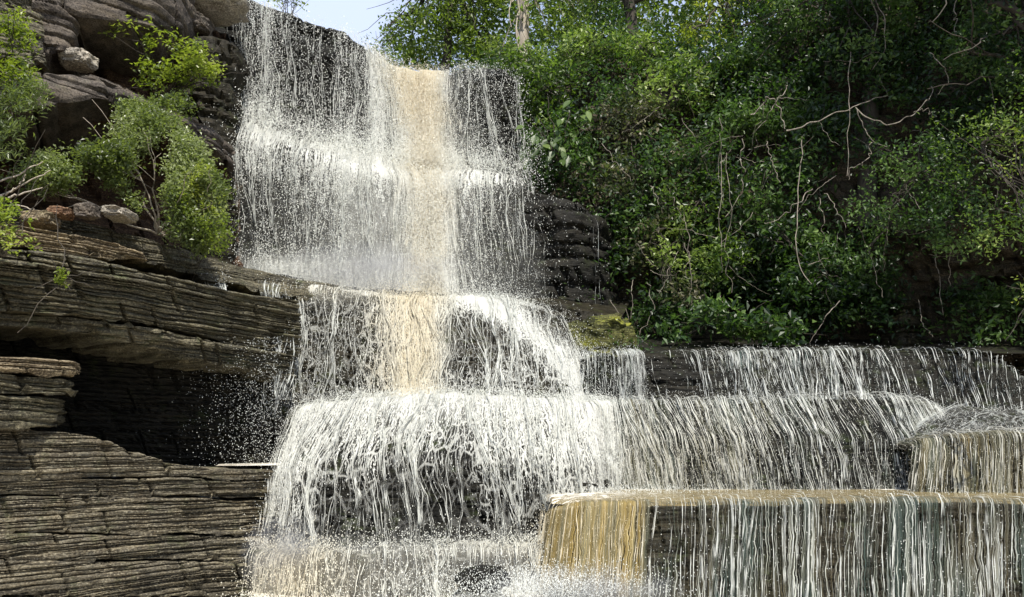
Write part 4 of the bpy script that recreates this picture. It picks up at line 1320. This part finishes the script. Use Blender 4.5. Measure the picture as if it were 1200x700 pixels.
plant('green_spray_bush', 'fresh green trailing plant at the right end of the drooping bush', 'plant', [(232, 225, 10.5, .26, .2, .45), (252, 272, 10.5, .2, .15, .28)], LF_lime, 150, 8, .05, .05, 243, None, .5, root=(225, 285, 11))
plant('corner_bush', 'light green bush at the upper left edge of the picture', 'shrub', [(10, 50, 9.6, .28, .3, .35), (28, 30, 9.8, .2, .2, .15), (20, 90, 9.5, .25, .2, .2), (-60, 60, 9.5, .6, .4, .6)], LF_lime, 130, 8, .06, .06, 244, None, .55, root=(10, 120, 10))
plant('edge_herbs', 'bright yellow-green herbs on the ledge at the left edge', 'plant', [(8, 262, 8.0, .2, .2, .2), (22, 285, 7.9, .16, .15, .1), (-40, 260, 7.8, .4, .3, .3), (2, 245, 8.1, .12, .1, .15)], LF_lime, 70, 8, .055, .04, 245, None, .55, root=(5, 300, 8.2))
plant('trailing_fern', 'dark narrow-leaved fern trailing below the corner bush', 'fern', [(10, 130, 9.2, .25, .2, .3), (8, 165, 9.1, .15, .15, .25), (35, 110, 9.4, .2, .2, .2)], LF_grey, 110, 8, .09, .06, 246, None, .3, 5., root=(12, 100, 9.8))
plant('ledge_tuft', 'small green tuft growing from the layered cliff face', 'plant', [(72, 325, 8.7, .06, .06, .09)], LF_lime, 300, 6, .05, .02, 247, None, .5, root=(72, 335, 8.9), nbr=3)
plant('lip_bush', 'small bush peeping over the lip at the top of the falls', 'shrub', [(335, 0, 18, .5, .4, .22), (310, -12, 18, .5, .4, .2)], LF_lime, 22, 8, .08, .08, 248, None, .5, root=(335, 30, 18.2))
plant('lip_twigs', 'dark thin bush on the lip against the sky', 'shrub', [(437, 52, 18.6, .3, .3, .22), (455, 66, 18.8, .35, .3, .2)], LF_mid, 22, 7, .07, .07, 249, None, .5, root=(445, 80, 18.6))

# big-leaved plant: each leaf its own part
bp = thing('big_leaf_plant', 'plant with large glossy drooping leaves just right of the upper falls', 'plant', at(655, 150, 16.7))
r = np.random.default_rng(9)
for k in range(26):
    px, py = r.uniform(612, 690), r.uniform(112, 195)
    c = at(px, py, 16.6 + r.uniform(-.3, .4))
    a = r.uniform(-.7, .7)
    L, Wd = r.uniform(.26, .42), r.uniform(.09, .15)
    t = np.linspace(0, 1, 7)
    w = Wd * np.sin(np.pi * t ** .8) * .5
    dirv = np.array([math.sin(a), -.55, -.75 + r.uniform(-.2, .5)]); dirv /= np.linalg.norm(dirv)
    sv = np.cross(dirv, (0, -1, .6)); sv /= np.linalg.norm(sv)
    ctr = c + t[:, None] * L * dirv + np.array([0, 0, -1.]) * (t[:, None] ** 2) * .08
    V = np.stack([ctr - sv * w[:, None] + (0, -.01, .012), ctr, ctr + sv * w[:, None] + (0, -.01, .012)], 1).reshape(-1, 3)
    f = gridfaces(7, 3)
    mesh('leaf', V, f, LF_mid, bp, {'rnd': np.full(len(V), r.uniform(.15, .7))})
V, F_ = tubes([(wander(at(655, 190, 17.1), at(r.uniform(620, 690), r.uniform(110, 160), 16.9), 10, .1, k), np.linspace(.02, .008, 10)) for k in range(6)], 5)
mesh('stem', V, F_, BK_dark, bp)

# ---- lianas and bare branches
LG = 'lianas and bare branches on the jungle bank'
L_ = [
    ('pale zigzag liana, upper left of the hanging ones', [(880, 138, 14.6), (903, 112, 14.5), (920, 145, 14.5), (922, 152, 14.4)], .018, .014),
    ('liana hooking left from the zigzag one', [(925, 100, 14.6), (908, 122, 14.5), (890, 150, 14.6), (884, 155, 14.7)], .012, .010),
    ('long pale bare branch rising right across the dark hollow', [(922, 153, 14.3), (945, 148, 14.2), (975, 132, 14.1), (1000, 125, 14.1), (1040, 112, 14.3)], .020, .012),
    ('curved branch dipping right from the thick tree', [(1004, 128, 14.0), (1020, 145, 13.9), (1045, 146, 13.8), (1075, 132, 13.8), (1090, 118, 13.9), (1096, 100, 14)], .017, .010),
    ('thin forked twig at the right end of the curved branch', [(1072, 133, 13.8), (1085, 128, 13.7), (1098, 138, 13.7)], .010, .006),
    ('dark crooked liana below the thick tree', [(1004, 128, 14.0), (1012, 150, 14), (1022, 165, 14), (1040, 172, 13.9)], .014, .010),
    ('straight thin liana hanging beside the thick tree', [(994, 60, 14.4), (994, 130, 14.1), (995, 208, 14.0)], .010, .008),
    ('pale liana curling down from the thick tree to a knot', [(1022, 165, 14), (1020, 185, 13.9), (1000, 195, 13.8), (995, 212, 13.8)], .012, .008),
    ('S-shaped liana with a bright hook, centre of the bank', [(940, 160, 14.6), (938, 200, 14.4), (934, 240, 14.2), (933, 290, 14), (937, 318, 13.9), (950, 332, 13.9)], .015, .012),
    ('slanting pale branch left of the S-shaped liana', [(950, 222, 14.2), (935, 238, 14.2), (915, 255, 14.3), (895, 262, 14.4)], .013, .009),
    ('loop of liana over the small hollow left of centre', [(870, 165, 15), (872, 200, 14.9), (868, 225, 14.8), (858, 245, 14.9), (850, 255, 15)], .012, .009),
    ('thin liana at the left end of the row', [(845, 180, 15.3), (846, 220, 15.2), (843, 250, 15.1), (845, 320, 15)], .011, .008),
    ('bright double liana against the shrub, left of centre', [(800, 250, 15.6), (806, 275, 15.4), (808, 300, 15.2), (802, 322, 15.2)], .010, .008),
    ('tilted liana low on the left of the bank', [(780, 215, 15.9), (790, 240, 15.7), (802, 262, 15.5)], .010, .008),
    ('liana twisting down the thick tree trunk', [(1018, -5, 15.4), (1030, 20, 15.2), (1026, 50, 15.2), (1016, 78, 15.2)], .020, .016),
    ('outer pale liana around the thick tree trunk', [(1024, -5, 15.3), (1038, 25, 15.1), (1036, 60, 15.0), (1022, 82, 15)], .015, .012),
    ('hanging liana in the upper right shade', [(1120, 0, 13.8), (1123, 35, 13.7), (1120, 60, 13.7)], .013, .010),
    ('drooping arc of liana in the upper right shade', [(1090, 62, 13.7), (1105, 75, 13.6), (1112, 95, 13.6), (1098, 112, 13.7)], .011, .008),
    ('slender liana between the zigzag one and the S-shaped one', [(898, 165, 14.8), (905, 190, 14.7), (914, 215, 14.6)], .011, .008),
    ('long vertical liana above the low dark shrub', [(852, 180, 15.2), (855, 250, 15), (850, 300, 14.9), (858, 345, 14.8)], .009, .007),
    ('pair of thin lianas under the slanting branch', [(960, 230, 14.3), (965, 255, 14.2), (964, 285, 14.2)], .010, .007),
    ('liana draped by the sky gap at the top', [(870, 30, 17.4), (890, 22, 17.4), (905, 10, 17.4)], .014, .010),
    ('hair-thin liana low in the dark above the steps', [(760, 330, 15.6), (766, 360, 15.5), (752, 390, 15.4)], .010, .007),
]
for k, (lab, pix, r0, r1) in enumerate(L_):
    V, F_ = tubes([polytube(pix, r0 * .7, r1 * .55, k, 34, .06)], 6)
    w0 = at(*pix[0])
    o = mesh('liana', V - w0, F_, BK_vine, None)
    o.location = w0
    tag(o, lab, 'liana', LG)
V, F_ = tubes([polytube(p_, .014, .006, 60 + i, 16, .02) for i, p_ in enumerate([[(-10, 235, 9.4), (30, 215, 9.4), (60, 200, 9.5)], [(-5, 225, 9.3), (15, 240, 9.3), (38, 246, 9.3)], [(-10, 215, 9.3), (20, 205, 9.4), (50, 190, 9.5)],
                                                                  [(10, 232, 9.3), (30, 226, 9.3), (50, 220, 9.4)], [(8, 228, 9.3), (22, 218, 9.3), (30, 205, 9.4)]])], 5)
tag(mesh('bare_branch', V, F_, BK_pale), 'bare pale forked branch at the left edge below the hollow', 'branch')
V, F_ = tubes([polytube(p_, .020, .008, 80 + i, 16, .03) for i, p_ in enumerate([[(240, -20, 14.2), (262, 20, 14.2), (250, 45, 14.2)], [(215, 10, 13.9), (235, 25, 13.9), (270, 22, 14.2)]])], 5)

r = np.random.default_rng(610)
ps = []
for k in range(80):
    x, y = r.uniform(690, 1130), r.uniform(60, 370)
    if x < 800 and y < 120: continue
    Y = 16.9 - (x - 600) * .0032 - (y / 400) * 1.1 + r.uniform(-.5, .2)
    a = at(x, y, Y)
    e = a + r.normal(0, .5, 3) + np.array([0, 0, -r.uniform(.1, 1.3)])
    ps.append((wander(a, e, 18, .09, 700 + k, r.uniform(-.1, .15)), np.linspace(.008, .003, 18) * r.uniform(.5, 1.2)))
V, F_ = tubes(ps, 4)
tag(mesh('twig_tangle', V, F_, BK_vine), 'tangle of hair-thin dry twigs through the shaded shrubs', 'twigs', kind='stuff')

# falling white drops in front of the left ledges (rills off the cliff)
for lab, rows, n in [('small white rill dropping off the cliff ledge left of the falls', [[(240, 318, 11.9), (268, 320, 12.0)], [(238, 350, 11.8), (266, 352, 11.9)]], 60),
                     ('narrow white rill dropping left of the middle cascade', [[(300, 332, 12.2), (332, 336, 12.4)], [(318, 400, 12.1), (345, 400, 12.2)], [(322, 470, 12.0), (345, 470, 12.1)]], 110)]:
    pp = Patch([[raw(q) for q in r] for r in rows], 40, 50, (2, 2))
    fall('rill', lab, pp, WA_lace, lambda x, y: .20 + 0 * x, None, nst=n // 2, ndr=900, seed=400 + n, off=.06, srad=(.004, .008), dsize=.006, dout=.06, wand=.05)

def M_mist(name, dens):
    t = NT(name)
    v = t.n('ShaderNodeVolumePrincipled')
    v.inputs['Color'].default_value = (.97, .98, 1., 1)
    v.inputs['Anisotropy'].default_value = .2
    gr = t.n('ShaderNodeTexGradient', gradient_type='SPHERICAL')
    oc = t.coords('Object')
    t.l(oc, gr.inputs[0])
    nn = t.rng(t.noise(oc, 2.6, 2, .55), .35, .65, .2, 1.6)
    t.l(t.math('MULTIPLY', t.math('MULTIPLY', gr.outputs['Fac'], nn), dens), v.inputs['Density'])
    t.l(v.outputs[0], t.out.inputs['Volume'])
    return t.m


for lab, c, r_, dn in [('soft mist where the tall curtain lands on its ledge', at(430, 318, 14.3), (1.9, .7, .6), 1.1), ('soft mist at the foot of the bell and the front step', at(680, 694, 8.5), (1.1, .45, .3), 1.8),
                       ('soft mist over the left foot of the bell', at(330, 650, 9.4), (.5, .4, .5), 1.6)]:
    th, ph_ = np.meshgrid(np.linspace(0, 2 * np.pi, 25), np.linspace(0.001, np.pi - .001, 13))
    D = np.stack([np.cos(th) * np.sin(ph_), np.sin(th) * np.sin(ph_), np.cos(ph_)], -1)
    o = mesh('mist', D, gridfaces(13, 25), M_mist('mist', dn))
    o.location = c
    o.scale = r_
    tag(o, lab, 'mist', kind='stuff')

# drifting spray left of the bell
r = np.random.default_rng(91)
n = 3600
C = at(330 - np.abs(r.normal(0, 55, n)), r.uniform(395, 560, n), r.uniform(10.9, 12.2, n))
n2 = 5000
C2 = at(r.normal(380, 90, n2), r.normal(335, 14, n2), r.uniform(13.2, 15, n2))
n3 = 11000
C3 = at(r.normal(640, 70, n3), r.normal(688, 13, n3), r.uniform(8.3, 9.2, n3))
C3[:, 2] = np.abs(C3[:, 2] + .1) - .1
C4 = at(r.normal(720, 60, 2600), 580 - np.abs(r.normal(0, 6, 2600)), r.uniform(10.2, 11.2, 2600))
C = np.concatenate([C, C2, C3, C4])
V, F_ = drops(C, .0055, 92)
tag(mesh('drifting_spray', V, F_, WA_drop, None, {'mud': np.zeros(len(V))}, smooth=False), 'loose spray of drops flying beside the cascades', 'spray', kind='stuff')
print('TRIS', sum(len(o.data.loops) - 2 * len(o.data.polygons) for o in SC.objects if o.type == 'MESH'))
